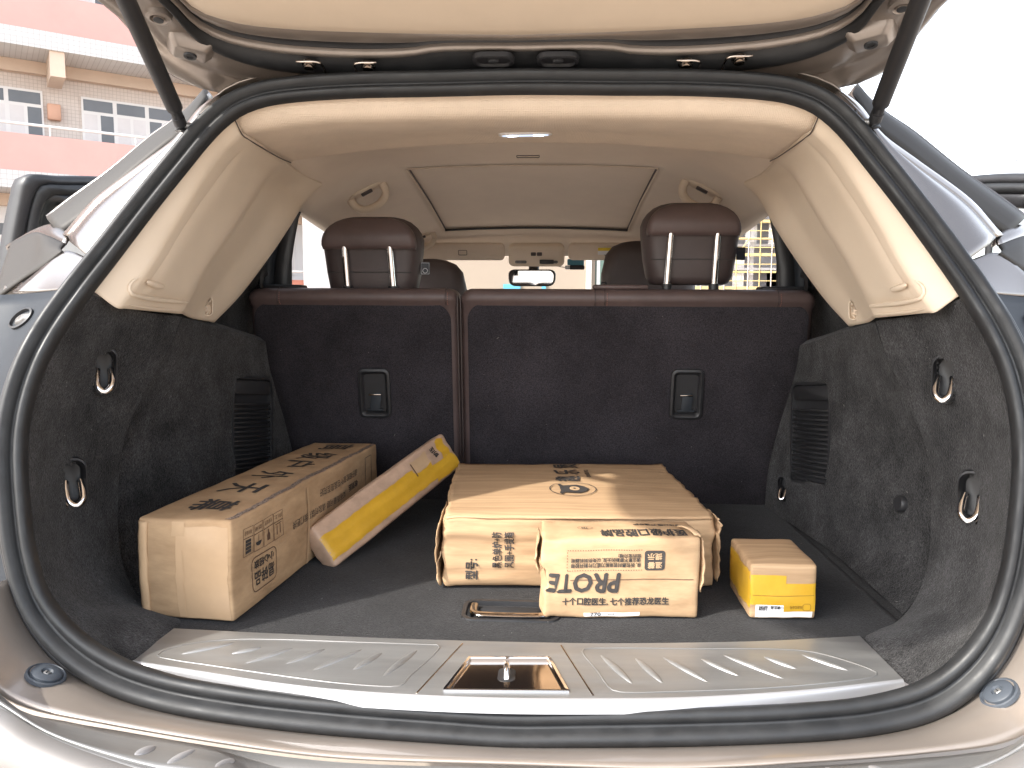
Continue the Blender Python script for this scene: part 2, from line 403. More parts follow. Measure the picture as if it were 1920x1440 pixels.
# ---- weather seal round the opening: half curve from the top middle down the right side to the bottom middle
SEALH = [(960, 152, 1.355), (1150, 153, 1.355), (1300, 154, 1.36), (1430, 161, 1.365), (1487, 170, 1.365), (1535, 188, 1.36), (1572, 215, 1.35),
         (1606, 250, 1.335), (1640, 292, 1.315), (1706, 375, 1.275), (1786, 483, 1.215), (1834, 552, 1.175), (1876, 622, 1.145), (1906, 692, 1.12),
         (1926, 780, 1.10), (1932, 860, 1.088), (1926, 960, 1.076), (1908, 1080, 1.066), (1874, 1180, 1.06), (1822, 1255, 1.055), (1750, 1310, 1.05),
         (1650, 1340, 1.045), (1500, 1356, 1.035), (1280, 1364, 1.03), (1100, 1367, 1.028), (948, 1368, 1.027)]
half = [U(*p) for p in SEALH]
half[0].x = 0; half[-1].x = 0
ring = half + [V((-p.x - wide(p), p.y, p.z + rise(p))) for p in half[-2:0:-1]]
RN = 220
RING = catm(ring, RN, closed=True)
cen = V((0, 1.2, CZ - 0.10))
NRM = []
for i in range(RN):
    t = (RING[(i + 1) % RN] - RING[i - 1]).normalized()
    o_ = RING[i] - cen; o_ -= t * o_.dot(t)
    # normal of the opening looks at the street; it leans with the raked opening
    n = t.cross(o_).normalized()
    if n.y > 0: n = -n
    o_ = (t.cross(n)).normalized()
    if o_.dot(RING[i] - cen) < 0: o_ = -o_
    NRM.append((o_, n))
def sweep_ring(prof, width=lambda i: 1.0):
    return [[RING[i] + NRM[i][0] * a * width(i) + NRM[i][1] * b_ for a, b_ in prof] for i in range(RN)]
def seal_w(i):                                 # the seal spreads a little along the bottom
    return 1.0 + 0.30 * max(0, min(1, (CZ - 0.42 - RING[i].z) / 0.12))
prof = [(-.019, -.012), (-.0195, .000), (-.0175, .007), (-.013, .0105), (-.008, .009), (-.005, .004), (-.003, .001), (-.0005, .004), (.002, .010),
        (.007, .0155), (.012, .016), (.0165, .012), (.0195, .005), (.020, -.004), (.0185, -.016)]
v, f = grid(sweep_ring(prof, seal_w), wrap_v=True)
seal = obj('weather_seal', me_from(v, f), 'rubber', car)
# dark gap lip outside the seal along the sill
prof2 = [(.0205, -.018), (.0205, -.004), (.024, -.001), (.0275, -.004), (.028, -.018)]
v, f = grid(sweep_ring(prof2, seal_w), wrap_v=True)
obj('seal_lip', me_from(v, f), 'plastic_black', car)

# index helpers on the ring: right half runs 0 .. RN/2
def ring_pt(i, a=0.0, b_=0.0): return RING[i % RN] + NRM[i % RN][0] * a + NRM[i % RN][1] * b_
def ring_slice(i0, i1, n, a, b_): return catm([ring_pt(i, a, b_) for i in range(i0, i1 + 1)], n)
def ring_near(px, py):
    best = min(range(RN // 2 + 1), key=lambda i: (project(RING[i]) - V((px, py))).length); return best
def project(p):
    d = V(p) - CAM; z = d.dot(F_); return V((960 + F * d.dot(R_) / z, 720 - F * d.dot(U_) / z))

# ---- body outside of the seal: pillar panels, strip, quarter panel, lamp pocket (right side, then mirrored)
iT = ring_near(1540, 190); iM = ring_near(1786, 483); iL = ring_near(1834, 552); iB = ring_near(1874, 1180)
b0 = ring_slice(iT, iM, 14, .018, -.012)
b1 = [U(1570, 172, 1.40), U(1604, 200, 1.385), U(1650, 258, 1.36), U(1713, 308, 1.345), U(1813, 383, 1.32), U(1868, 444, 1.30)]
b1b = [U(1574, 169, 1.42), U(1611, 194, 1.41), U(1657, 251, 1.385), U(1720, 298, 1.37), U(1822, 374, 1.345), U(1880, 440, 1.32)]
b2 = [U(1600, 170, 1.50), U(1640, 236, 1.42), U(1680, 267, 1.405), U(1747, 320, 1.39), U(1833, 397, 1.37), U(1892, 438, 1.36)]
b3 = [U(1606, 160, 1.56), U(1653, 205, 1.52), U(1713, 246, 1.50), U(1800, 316, 1.47), U(1880, 372, 1.455), U(1925, 406, 1.45)]
b4 = [p + V((0.012, 0.10, -0.01)) for p in b3]
pl = loft('pillar_panel', [b0, [p.lerp(q, .55) + V((0.004, -.010, .004)) for p, q in zip(catm(b0, 6), catm(b1, 6))], b1], 30, 10, 'pearl_side', car, 0.004)
pr = loft('pillar_rabbet', [b1, b1b, [p + V((0, .012, -.004)) for p in b2]], 30, 9, 'paint', car, 0.004)
ps = loft('pillar_strip', [b2, [p.lerp(q, .5) + V((.002, -.008, .006)) for p, q in zip(catm(b2, 6), catm(b3, 6))], b3], 30, 8, 'gunmetal', car, 0.006)
pe = loft('pillar_edge', [[p + V((.001, .0, .002)) for p in b3], b4], 30, 5, 'pearl_side', car, 0.006)
for o in (pl, pr, ps, pe):
    facing(o, V((1.6, -0.6, 2.2))); mirrored(o, car)
# shoulder over the tail lamp and quarter panel, measured on the left side where more of it shows
s0 = [L(122, 456, 1.30), L(85, 440, 1.36), L(57, 437, 1.45), L(20, 455, 1.50)]
s1 = [L(113, 466, 1.27), L(80, 462, 1.31), L(62, 468, 1.36), L(2, 512, 1.38)]
s2 = [L(116, 470, 1.26), L(80, 500, 1.27), L(48, 520, 1.285), L(-6, 560, 1.30)]
lm = loft('tail_lamp', [s0, s1, s2], 20, 10, 'gunmetal', car, 0.004); facing(lm, CAM)
q0 = [p for p in s0]; q1 = [L(132, 440, 1.33), L(100, 420, 1.40), L(60, 432, 1.47), L(10, 462, 1.54)]
qs = loft('shoulder_panel', [q0, q1, [p + V((.05, .10, -.01)) for p in q1]], 20, 8, 'pearl_side', car, 0.004); facing(qs, V((1.5, 0, 2.5)))
ib = ring_slice(iM, iL, 8, .018, -.012)
lp = loft('lamp_flange', [ib, [L(122, 470, 1.262), L(92, 505, 1.255), L(72, 530, 1.25), L(60, 548, 1.245)],
                          [L(104, 480, 1.268), L(64, 515, 1.265), L(40, 535, 1.262), L(26, 547, 1.26)]], 14, 10, 'pearl_side', car, 0.004); facing(lp, CAM)
h0 = ring_slice(iL, ring_near(1882, 1160), 24, .018, -.013)
h1 = [L(60, 550, 1.24), L(36, 600, 1.21), L(15, 650, 1.19), L(-10, 720, 1.165), L(-25, 800, 1.15), L(-38, 920, 1.135), L(-36, 1060, 1.12), L(-22, 1165, 1.095)]
h2 = [L(0, 553, 1.25), L(-20, 600, 1.23), L(-35, 650, 1.21), L(-60, 720, 1.19), L(-75, 800, 1.18), L(-90, 920, 1.17), L(-86, 1060, 1.155), L(-72, 1165, 1.13)]
hp = loft('lamp_housing', [h0, h1, h2], 24, 18, 'plastic_grey', car, 0.004); facing(hp, CAM)
for o in (lm, qs, lp, hp): mirrored(o, car)
# lamp socket in the housing: a shallow cup with a clear bulb in it
hpL = None
tr = bvh(hp); hh = hit(tr, 1916, 596) or (L(47, 600, 1.2), V((0.2, -1, 0)))
tl = BVHTree.FromPolygons([mir(v.co) for v in hp.data.vertices], [tuple(p.vertices) for p in hp.data.polygons])
hl = hit(tl, 50, 598)
if hl:
    o_ = mir(hl[0]); n_ = mir(hl[1]); fr = frame_n(o_, n_, V((0.35, 0, 1)))
    a = ell(.050, .036); b_ = ell(.044, .030)
    for sgn in (1, -1):
        g = stacked('lamp_socket', fr, [(a, -.002), (a, .004), (b_, .005), (ell(.040, .026), -.006), (ell(.03, .02), -.008)], 'plastic_black', car, cap0=False)
        g2 = stacked('bulb', fr, [(ell(.036, .022), -.006), (ell(.034, .02), .000), (ell(.022, .012), .004)], 'lamp_clear', g, cap0=False)
        if sgn < 0:
            m1 = mirrored(g, car); mirrored(g2, m1)
            bpy.data.objects.remove(g2); bpy.data.objects.remove(g)
# quarter panel outside and below, down to the bumper
Q0 = [V((.80, 1.27, CZ + .0)), V((.83, 1.20, CZ - .2)), V((.79, 1.13, CZ - .40)), V((.72, 1.05, CZ - .58))]
Q1 = [V((.90, 1.32, CZ + .03)), V((.92, 1.24, CZ - .2)), V((.91, 1.18, CZ - .42)), V((.88, 1.12, CZ - .60))]
Q2 = [V((.945, 1.70, CZ + .03)), V((.96, 1.66, CZ - .2)), V((.955, 1.64, CZ - .42)), V((.93, 1.62, CZ - .60))]
Q3 = [V((.93, 2.35, CZ + .0)), V((.95, 2.35, CZ - .2)), V((.945, 2.35, CZ - .42)), V((.92, 2.35, CZ - .80))]
qp = loft('quarter_panel', [Q0, Q1, Q2, Q3], 16, 24, 'paint', car, 0.004); facing(qp, V((4, -2, 1))); mirrored(qp, car)
U0 = [V((.72, 1.50, CZ + .22)), V((.85, 1.47, CZ + .15)), V((.945, 1.70, CZ + .03))]
# side upper body: closes the side above the shoulder from the strip forward to the rear door opening
w0 = b4; w1 = [V((.64, 2.10, CZ + .36)), V((.66, 2.10, CZ + .33)), V((.70, 2.10, CZ + .28)), V((.78, 2.10, CZ + .18)), V((.86, 2.10, CZ + .09)), V((.93, 2.10, CZ + .0))]
sw = loft('rear_side_panel', [w0, w1], 16, 10, 'pearl_side', car, 0.004); facing(sw, V((4, 1.5, 1.5))); mirrored(sw, car)

# ---- painted sill below the seal and the bumper with its step pad
iS0 = ring_near(1900, 1110)
sA = ring_slice(iS0, RN // 2, 26, .027, -.016)
sB = [L(-30, 1150, 1.00), L(0, 1258, .975), L(22, 1306, .965), L(67, 1334, .955), L(200, 1361, .945), L(400, 1390, .935), L(640, 1417, .93), U(950, 1428, .928)]
sB[-1].x = 0
sC = [p.lerp(q, .5) + V((0, -.004, .010)) for p, q in zip(catm(sA, 8), catm(sB, 8))]
sill_half = loftgrid([sA, sC, sB], 60, 10)
G = [r + [V((-p.x - wide(p), p.y, p.z + rise(p))) for p in reversed(r[:-1])] for r in sill_half]
v, f = grid(G); sill = obj('sill_panel', me_from(v, f), 'sill_paint', car); facing(sill, CAM + V((0, 0, 1))); solid(sill, .004)
Bz = CZ - .655
bA = [p + V((0, -.003, -.007)) for p in catm(sB, 12)]
bB = [L(-60, 1290, .90), L(-10, 1325, .87), L(60, 1372, .855), L(150, 1412, .845), L(300, 1455, .835), L(500, 1490, .83), V((0.3, .825, Bz)), V((0, .822, Bz))]
bC = [p + V((.01, -.02, -.025)) for p in catm(bB, 12)]
bD = [p + V((.015, -.025, -.22)) for p in catm(bB, 12)]
bE = [p + V((.0, .05, -.38)) for p in catm(bB, 12)]
def full(curves, nu, nv, name, m, parent, thick=.004, cross='c'):
    H = loftgrid(curves, nu, nv, cross); G = [[mir(p) for p in r[:-1]] + list(reversed(r)) for r in H]
    for r in G:
        pass
    G = [[V((-p.x - wide(p), p.y, p.z + rise(p))) for p in r] + list(reversed(r[:-1])) for r in H]
    v, f = grid(G); o = obj(name, me_from(v, f, sharp=35), m, parent); facing(o, CAM + V((0, -.5, .8)))
    if thick: solid(o, thick)
    return o
bump = full([bA, bB], 50, 8, 'bumper', 'steel', car, .005)
bumpf = full([[p + V((0, -.0005, 0)) for p in catm(bB, 12)], bC, bD, bE], 50, 14, 'bumper_face', 'bumper_paint', car, .005)
tb = bvh(bump)
# step pad on the bumper, with slanting raised ribs
padG = loftgrid([bA, bB], 50, 9, 'l')
pad_half = [[padG[1 + j // 1][i] for i in range(50)] for j in range(0, 7)]
Gp = [[V((-p.x - wide(p), p.y, p.z + .003 + rise(p))) for p in r] + [p + V((0, 0, .003)) for p in reversed(r[:-1])] for r in pad_half]
v, f = grid(Gp); pad = obj('step_pad', me_from(v, f), 'steel', bump); facing(pad, CAM + V((0, 0, 1))); solid(pad, .003)
tp = bvh(pad)
def rib(tree, a, b_, w, h, m, parent, name='rib'):
    pa, pb = hit(tree, *a), hit(tree, *b_)
    if not pa or not pb: return None
    A, B = pa[0], pb[0]; n = ((pa[1] + pb[1]) / 2).normalized()
    d = (B - A); s = n.cross(d).normalized(); G = []
    for i in range(13):
        t = i / 12; r = max(0.02, math.sin(PI * t) ** .6); c = A.lerp(B, t)
        G.append([c + s * w * r * math.cos(PI * k / 6) + n * (h * r * math.sin(PI * k / 6) - .0008) for k in range(7)])
    v, f = grid(G); o = obj(name, me_from(v, f), m, parent); facing(o, A + n); return o
for (x0, y0, x1, y1) in [(52, 1372, 104, 1362), (118, 1383, 152, 1374), (172, 1404, 236, 1382), (252, 1416, 292, 1398), (312, 1433, 368, 1404),
                         (402, 1440, 440, 1422), (492, 1438, 522, 1425), (588, 1438, 600, 1432)]:
    o = rib(tp, (x0, y0), (x1, y1), .007, .004, 'steel_edge', pad)
    if o: mirrored(o, pad)
# buffers with screws at the lower corners
ts = bvh(sill)
for (px, py) in ((86, 1266), (1874, 1300)):
    h_ = hit(ts, px, py)
    if not h_: continue
    fr = frame_n(h_[0], h_[1])
    a = stacked('rubber_buffer', fr, [(ell(.054, .054), -.002), (ell(.052, .052), .0025), (ell(.048, .048), .0035), (ell(.044, .044), .001), (ell(.041, .041), .0005), (ell(.040, .040), .0045),
                                      (ell(.036, .036), .006), (ell(.016, .016), .0065), (ell(.013, .013), .003)], 'buffer_rubber', car, cap0=False)
    box('screw', fr, (0, 0, .0038), (.008, .008, .003), 'steel', a, .001)
    box('screw_slot', fr, (0, 0, .0055), (.006, .0013, .0006), 'plastic_black', a, 0)

# ---- sill plate of pressed steel
zp = FLOOR + .003
prj = lambda pts, z: [onz(x, y, z) for x, y in pts]
rear = prj([(326, 1178), (480, 1186), (640, 1193), (800, 1199), (945, 1203), (1120, 1206), (1280, 1205), (1450, 1201), (1612, 1192)], zp + .002)
mid_ = prj([(248, 1238), (333, 1251), (500, 1277), (640, 1293), (800, 1303), (950, 1308), (1120, 1309), (1280, 1307), (1500, 1294), (1693, 1273)], zp)
edge = [p + V((0, -.009, -.019)) for p in mid_]
G = loftgrid([rear, mid_], 420, 60, 'l'); v, f = grid(G)
plate_o = obj('sill_plate', me_from(v, f), 'steel', car); facing(plate_o, CAM)
G2 = loftgrid([[p + V((0, 0, .0)) for p in mid_], [p + V((0, -.004, -.002)) for p in mid_], [p + V((0, -.007, -.012)) for p in mid_], edge], 120, 12)
v, f = grid(G2); pe_ = obj('plate_edge', me_from(v, f), 'steel_edge', plate_o); facing(pe_, CAM)
tpl = bvh(plate_o)
def ridge(pts, w=.0016, h=.0008, m='steel', closed=True, parent=plate_o, tree=None, name='ridge'):
    tree = tree or tpl; P = []
    for x, y in pts:
        q = hit(tree, x, y)
        if q: P.append(q[0] + q[1] * h * .4)
    if len(P) < 3: return None
    P = catm(P, 90, closed=closed); return tube(name, P, w, m, parent, n=6, closed=closed, flat=.6)
ridge([(295, 1229), (312, 1218), (360, 1206), (440, 1199), (520, 1199), (640, 1203), (790, 1208), (824, 1210), (823, 1216), (800, 1240), (768, 1268), (752, 1285), (735, 1287), (640, 1281), (500, 1263), (400, 1248), (320, 1236)])
ridge([(1095, 1217), (1150, 1215), (1280, 1216), (1450, 1217), (1520, 1222), (1590, 1240), (1645, 1262), (1640, 1268), (1600, 1275), (1450, 1289), (1280, 1296), (1160, 1297), (1146, 1292), (1120, 1258), (1092, 1222)])
for a in [((870, 1204), (778, 1303)), ((1050, 1207), (1115, 1308))]:
    P = [hit(tpl, a[0][0] + (a[1][0] - a[0][0]) * t, a[0][1] + (a[1][1] - a[0][1]) * t) for t in (.03, .35, .65, .97)]
    tube('seam', [q[0] for q in P if q], .0012, 'chrome_dark', plate_o, n=6)
for (x0, y0, x1, y1) in [(336, 1227, 444, 1204), (432, 1226, 492, 1213), (455, 1245, 552, 1214), (532, 1246, 612, 1216), (583, 1258, 682, 1216), (660, 1257, 718, 1223), (716, 1270, 784, 1217)]:
    rib(tpl, (x0, y0), (x1, y1), .0065, .0045, 'steel', plate_o)
for (x0, y0, x1, y1) in [(1500, 1226, 1594, 1258), (1430, 1230, 1496, 1255), (1352, 1226, 1474, 1274), (1312, 1234, 1388, 1268), (1240, 1230, 1330, 1280), (1190, 1232, 1244, 1282), (1125, 1226, 1188, 1284)]:
    rib(tpl, (x0, y0), (x1, y1), .0065, .0045, 'steel', plate_o)
# latch recess: trapezoid frame, dark bright pan, slot and striker loop
tz = [(880, 1233), (1030, 1233), (1066, 1297), (831, 1295)]
T = [onz(x, y, zp + .001) for x, y in tz]; tc_ = sum(T, V()) / 4
frt = Fr(tc_, (1, 0, 0), (0, 1, 0))
def inside(p, poly):
    c = False
    for a, b_ in zip(poly, poly[1:] + poly[:1]):
        if (a.y > p.y) != (b_.y > p.y) and p.x < (b_.x - a.x) * (p.y - a.y) / (b_.y - a.y) + a.x: c = not c
    return c
_T = [tc_ + (p - tc_) * .985 for p in T]
bm = bmesh.new(); bm.from_mesh(plate_o.data)
bmesh.ops.delete(bm, geom=[f_ for f_ in bm.faces if inside(f_.calc_center_median(), _T)], context='FACES'); bm.to_mesh(plate_o.data); bm.free()
bez = catm([T[0], T[0].lerp(T[1], .02), T[0].lerp(T[1], .5), T[0].lerp(T[1], .98), T[1], T[1].lerp(T[2], .03), T[1].lerp(T[2], .5), T[1].lerp(T[2], .97), T[2],
            T[2].lerp(T[3], .02), T[2].lerp(T[3], .5), T[2].lerp(T[3], .98), T[3], T[3].lerp(T[0], .03), T[3].lerp(T[0], .5), T[3].lerp(T[0], .97)], 80, closed=True)
bez = [tc_ + (p - tc_) * 1.015 for p in bez]; inn = [tc_ + (p - tc_) * .945 for p in bez]; inn2 = [tc_ + (p - tc_) * .93 + V((0, .001, -.004)) for p in bez]
v, f = stack([[p + V((0, 0, -.001)) for p in bez], [p + V((0, 0, .002)) for p in bez], [p + V((0, 0, .0022)) for p in inn], [p + V((0, 0, -.001)) for p in inn]], False, False)
lf = obj('latch_frame', me_from(v, f, sharp=40), 'chrome', plate_o)
v, f = stack([[p + V((0, 0, -.001)) for p in inn], inn2], False, True)
obj('latch_pan', me_from(v, f, sharp=30), 'chrome_dark', lf)
c_ = onz(950, 1262, zp)
plate('latch_slot', Fr(c_ + V((0, 0, -.0045)), (1, 0, 0), (0, 1, 0)), rr(.026, .042, .010), 0, .0022, 'plastic_black', lf)
tube('striker', [c_ + V((0, .016, -.008)), c_ + V((0, .014, .006)), c_ + V((0, .004, .010)), c_ + V((0, -.008, .008)), c_ + V((0, -.012, -.006))], .0045, 'chrome', lf)

# ---- luggage floor
def sheetgrid(name, x0, x1, y0, y1, z, step, m, parent, fn=None):
    nx, ny = int((x1 - x0) / step) + 1, int((y1 - y0) / step) + 1
    G = [[V((x0 + (x1 - x0) * i / nx, y0 + (y1 - y0) * j / ny, z)) for i in range(nx + 1)] for j in range(ny + 1)]
    if fn:
        for r in G:
            for p in r: p += fn(p)
    v, f = grid(G); return obj(name, me_from(v, f), m, parent)
wob = lambda p: V((0, 0, .0012 * noise.noise(p * 9)))
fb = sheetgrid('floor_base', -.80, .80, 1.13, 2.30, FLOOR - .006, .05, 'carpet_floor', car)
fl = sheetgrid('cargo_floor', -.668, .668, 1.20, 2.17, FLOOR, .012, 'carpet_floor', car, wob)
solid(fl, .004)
# handle in the floor
hc = onz(958, 1146, FLOOR); frh = Fr(hc, (1, 0, 0), (0, 1, 0))
punch(fl, frh, .150, .070)
bz = stacked('floor_handle', frh, [(rr(.176, .094, .022), -.003), (rr(.174, .092, .022), .003), (rr(.160, .078, .018), .003), (rr(.156, .074, .016), -.012), (rr(.13, .05, .012), -.016)], 'plastic_black', car, cap0=False)
gp = [V((-.068, .026, .001)), V((-.067, .0, .003)), V((-.060, -.024, .005)), V((-.03, -.031, .006)), V((.03, -.031, .006)), V((.060, -.024, .005)), V((.067, .0, .003)), V((.068, .026, .001))]
tube('grip', [frh.p(*p) for p in catm(gp, 40)], .008, 'chrome_dark', bz, n=10, flat=.45)
plate('grip_pad', frh, rr(.116, .048, .012), -.010, -.001, 'plastic_grey', bz, .003)

# ---- carpeted side trim (right, then mirrored)
iC0 = ring_near(1834, 552); iC1 = ring_near(1722, 1322)
e0 = ring_slice(iC0, iC1, 30, -.016, -.010)
arc = [U(1640, 602, 1.50), U(1658, 657, 1.475), U(1690, 723, 1.45), U(1717, 780, 1.43), U(1737, 840, 1.415), U(1746, 913, 1.40), U(1745, 990, 1.385), U(1737, 1065, 1.37), U(1716, 1122, 1.355), onz(1683, 1164, FLOOR + .002), onz(1648, 1180, FLOOR + .002), onz(1622, 1196, FLOOR + .002), onz(1655, 1236, FLOOR + .001), onz(1697, 1280, FLOOR - .004)]
mid_c = [p.lerp(q, .5) + V((.012, -.012, -.004)) for p, q in zip(catm(e0, 12), catm(arc, 12))]
# the corner rolls from the seal inwards; its foot runs out onto the plate's end
ct = loft('corner_carpet', [e0, mid_c, arc], 90, 46, 'carpet', car, jit=.003, jf=9)
facing(ct, V((0, 1.2, CZ)))
fe = [U(1500, 648, 1.98), U(1494, 687, 1.99), U(1477, 747, 2.0), U(1457, 813, 2.02), U(1441, 880, 2.035), onz(1434, 950, FLOOR)]
arc_w = arc[:10]; arc2 = [p + V((.022, .014, 0)) for p in arc_w]
wl = loft('side_carpet', [arc2, [p.lerp(q, .5) + V((.012, 0, .006)) for p, q in zip(catm(arc2, 12), catm(fe, 12))], fe], 80, 90, 'carpet', car, jit=.002, jf=7)
facing(wl, V((0, 1.6, CZ)))
re_ = loft('carpet_lip', [arc_w, [p + V((.004, .002, 0)) for p in arc_w], arc2], 40, 5, 'carpet', ct)
fr_ret = loft('carpet_return', [fe, [p + V((.012, .010, .004)) for p in fe], [p + V((.16, .03, .01)) for p in fe]], 30, 10, 'carpet', wl)
top_e = [wl.data.vertices[j * 80].co.copy() for j in range(0, 90, 8)]
shelf = loft('carpet_shelf', [top_e, [p + V((.012, 0, .010)) for p in top_e], [p + V((.14, .02, .045)) for p in top_e]], 24, 10, 'carpet', wl)
back = loft('wheel_housing', [[V((.82, 1.35, FLOOR - .02)), V((.80, 2.3, FLOOR - .02))], [V((.83, 1.4, CZ - .1)), V((.80, 2.3, CZ - .05))], [V((.78, 1.5, CZ + .08)), V((.72, 2.2, CZ + .12))]], 10, 10, 'carpet', car)
for o in (ct, wl, back): facing(o, V((0, 1.5, CZ)))
left = {}
for o in (ct, wl, back): left[o.name] = None

def tie_down(sheet_o, px, py, w, h, parent, ring_s=1.0):
    q = hit(bvh(sheet_o), px, py)
    if not q: return []
    n = V((q[1].x, q[1].y - 1.3, q[1].z * .2)); fr = frame_n(q[0], n)
    punch(sheet_o, fr, w * .8, h * .86)
    A = stacked('tie_down_cup', fr, [(rr(w * 1.16, h * 1.12, w * .5), -.004), (rr(w * 1.12, h * 1.08, w * .5), .004), (rr(w, h, w * .45), .0055), (rr(w * .90, h * .93, w * .4), .000),
                                     (rr(w * .84, h * .88, w * .38), -.016), (rr(w * .7, h * .75, w * .3), -.020)], 'plastic_black', parent, cap0=False)
    p = [V((-w * .30, h * .02, -.010)), V((-w * .33, -h * .14, .000)), V((-w * .27, -h * .36, .011)), V((0, -h * .46, .014)), V((w * .27, -h * .36, .011)), V((w * .33, -h * .14, .000)), V((w * .30, h * .02, -.010))]
    B = tube('tie_down_ring', [fr.p(*(x * 1.0 for x in c)) for c in catm(p, 30)], .0060 * ring_s, 'chrome', parent, n=10)
    return [A, B]
parts_r = {ct: [re_], wl: [fr_ret, shelf], back: []}
parts_r[ct] += tie_down(ct, 1772, 710, .036, .076, ct)
parts_r[ct] += tie_down(ct, 1822, 932, .038, .080, ct)
# vent grille: bezel, dark back and slats
q = hit(bvh(wl), 1520, 812)
frv = frame_n(q[0], q[1], V((0.0, .13, 1)))
VW, VH = .165, .250
punch(wl, frv, VW * .9, VH * .94)
vg = stacked('vent_grille', frv, [(rr(VW, VH, .022), -.003), (rr(VW - .002, VH - .002, .021), .004), (rr(VW - .016, VH - .016, .016), .005), (rr(VW - .018, VH - .018, .015), -.006), (rr(.05, .1, .01), -.010)], 'plastic_black', wl, cap0=False)
parts_r[wl].append(vg)
for k in range(15):
    y = -VH * .41 + k * .0112
    parts_r[wl].append(box('slat', frv, (0, y, .0005), (VW - .020, .0052, .006), 'plastic_black', wl, .0012, 1))
parts_r[wl].append(plate('vent_cap', frv, [(x, y + VH * .385) for x, y in rr(VW - .022, .034, .008)], -.004, .003, 'plastic_black', wl, .001))
# left wall copy with what it carries
for o, ch in parts_r.items():
    m_ = mirrored(o, car)
    left[o] = m_
    for c in ch: mirrored(c, m_)
# only on the right: round knob, low tie-down
q = hit(bvh(wl), 1692, 945)
if q:
    fr = frame_n(q[0], q[1])
    stacked('round_cap', fr, [(ell(.034, .034), -.004), (ell(.033, .033), .007), (ell(.027, .027), .0105)], 'plastic_black', wl, cap0=False)
tie_down(wl, 1468, 915, .022, .060, wl, .7)

# ---- beige pillar trim
p0 = [U(1534, 212, 1.375), U(1575, 252, 1.36), U(1620, 293, 1.335), U(1682, 372, 1.295), U(1762, 482, 1.23), U(1812, 551, 1.19)]
p0b = [p + V((-.002, .010, 0)) for p in p0]
p1 = [U(1522, 243, 1.405), U(1562, 282, 1.39), U(1600, 335, 1.362), U(1657, 430, 1.315), U(1695, 500, 1.276), U(1752, 586, 1.228)]
p2 = [U(1450, 298, 1.72), U(1482, 322, 1.70), U(1508, 362, 1.66), U(1541, 418, 1.60), U(1582, 482, 1.53), U(1640, 596, 1.47)]
p2b = [p + V((.006, .014, 0)) for p in p2]
p3 = [U(1392, 346, 2.10), U(1420, 370, 2.03), U(1455, 430, 1.92), U(1487, 480, 1.87), U(1545, 560, 1.80), U(1592, 612, 1.72)]
p3b = [p + V((.03, .02, .0)) for p in p3]
m12 = [p.lerp(q, .06) + V((-.002, .002, .0)) for p, q in zip(p1, p2)]
pt1 = loft('pillar_trim', [p0, p0b, p1, m12, [p.lerp(q, .5) for p, q in zip(p1, p2)], p2, p2b, [p.lerp(q, .5) + V((.012, -.004, 0)) for p, q in zip(p2, p3)], p3, p3b], 60, 90, 'beige_plastic', car)
facing(pt1, V((0, 1.2, CZ - .1))); solid(pt1, .003)
tt = bvh(pt1)
kids = []
# slot, access cap outline, cover notch
q = hit(tt, 1600, 581); fr = frame_n(q[0], V((q[1].x, q[1].y - 1.6, q[1].z)))
punch(pt1, fr, .010, .034)
kids.append(stacked('trim_slot', fr, [(rr(.019, .044, .0095), .000), (rr(.018, .043, .009), .0012), (rr(.015, .040, .0075), .0012), (rr(.013, .038, .006), -.012)], 'beige_plastic', pt1, cap0=False))
def outline(tree, px, py, w, h, r, name, parent, up=V((0, 0, 1)), m='leather_dark', rad=.0007):
    q = hit(tree, px, py); fr = frame_n(q[0], q[1], up)
    return tube(name, [fr.p(x, y, .0010) for x, y in rr(w, h, r, 6)], rad, m, parent, n=5, closed=True)
kids.append(outline(tt, 1544, 324, .044, .040, .010, 'access_cap', pt1, V((-.35, 0, 1)), 'ink_brown', .0006))
# raised face of the trim: it ends in a step above the luggage-cover rest, with a notch beside it
fa = [(1460, 306), (1486, 330), (1512, 372), (1545, 428), (1586, 492), (1629, 570)]; fb = [(1512, 262), (1548, 300), (1584, 350), (1636, 430), (1672, 494), (1712, 556)]
ca, cb_ = catm([V((*p, 0)) for p in fa], 24), catm([V((*p, 0)) for p in fb], 24); G = []
for j_ in range(24):
    row = []
    for i_ in range(13):
        p = ca[j_].lerp(cb_[j_], i_ / 12); q = hit(tt, p.x, p.y)
        e = min(1, min(i_, 12 - i_) / 1.5, (23 - j_) / .8 if j_ > 20 else 1, j_ / 5); row.append(q[0] + q[1] * (.0004 + .0042 * e))
    G.append(row)
v, f = grid(G); o = obj('trim_face', me_from(v, f), 'beige_plastic', pt1); facing(o, CAM); kids.append(o)
def on_trim(pts, out=.001): return [h[0] + h[1] * out for h in (hit(tt, x, y) for x, y in pts) if h]
kids.append(tube('cover_notch', catm(on_trim([(1630, 574), (1660, 571), (1692, 567), (1716, 562), (1730, 556), (1734, 546), (1728, 534), (1716, 526)], .0015), 40), lambda t: .0004 + .0040 * math.sin(PI * t) ** .35, 'beige_plastic', pt1, n=10))
kids.append(tube('cover_rest', catm(on_trim([(1640, 590), (1670, 588), (1705, 584), (1736, 578)], .001), 24), lambda t: .0003 + .0028 * math.sin(PI * t) ** .35, 'beige_plastic', pt1, n=8))
nb = on_trim([(1676, 541), (1690, 538), (1706, 531)], .0055); kids.append(tube('notch_rim', catm(nb, 16), lambda t: .0004 + .0052 * math.sin(PI * t) ** .4, 'beige_plastic', pt1, n=10))
mt = mirrored(pt1, car)
for c in kids: mirrored(c, mt)

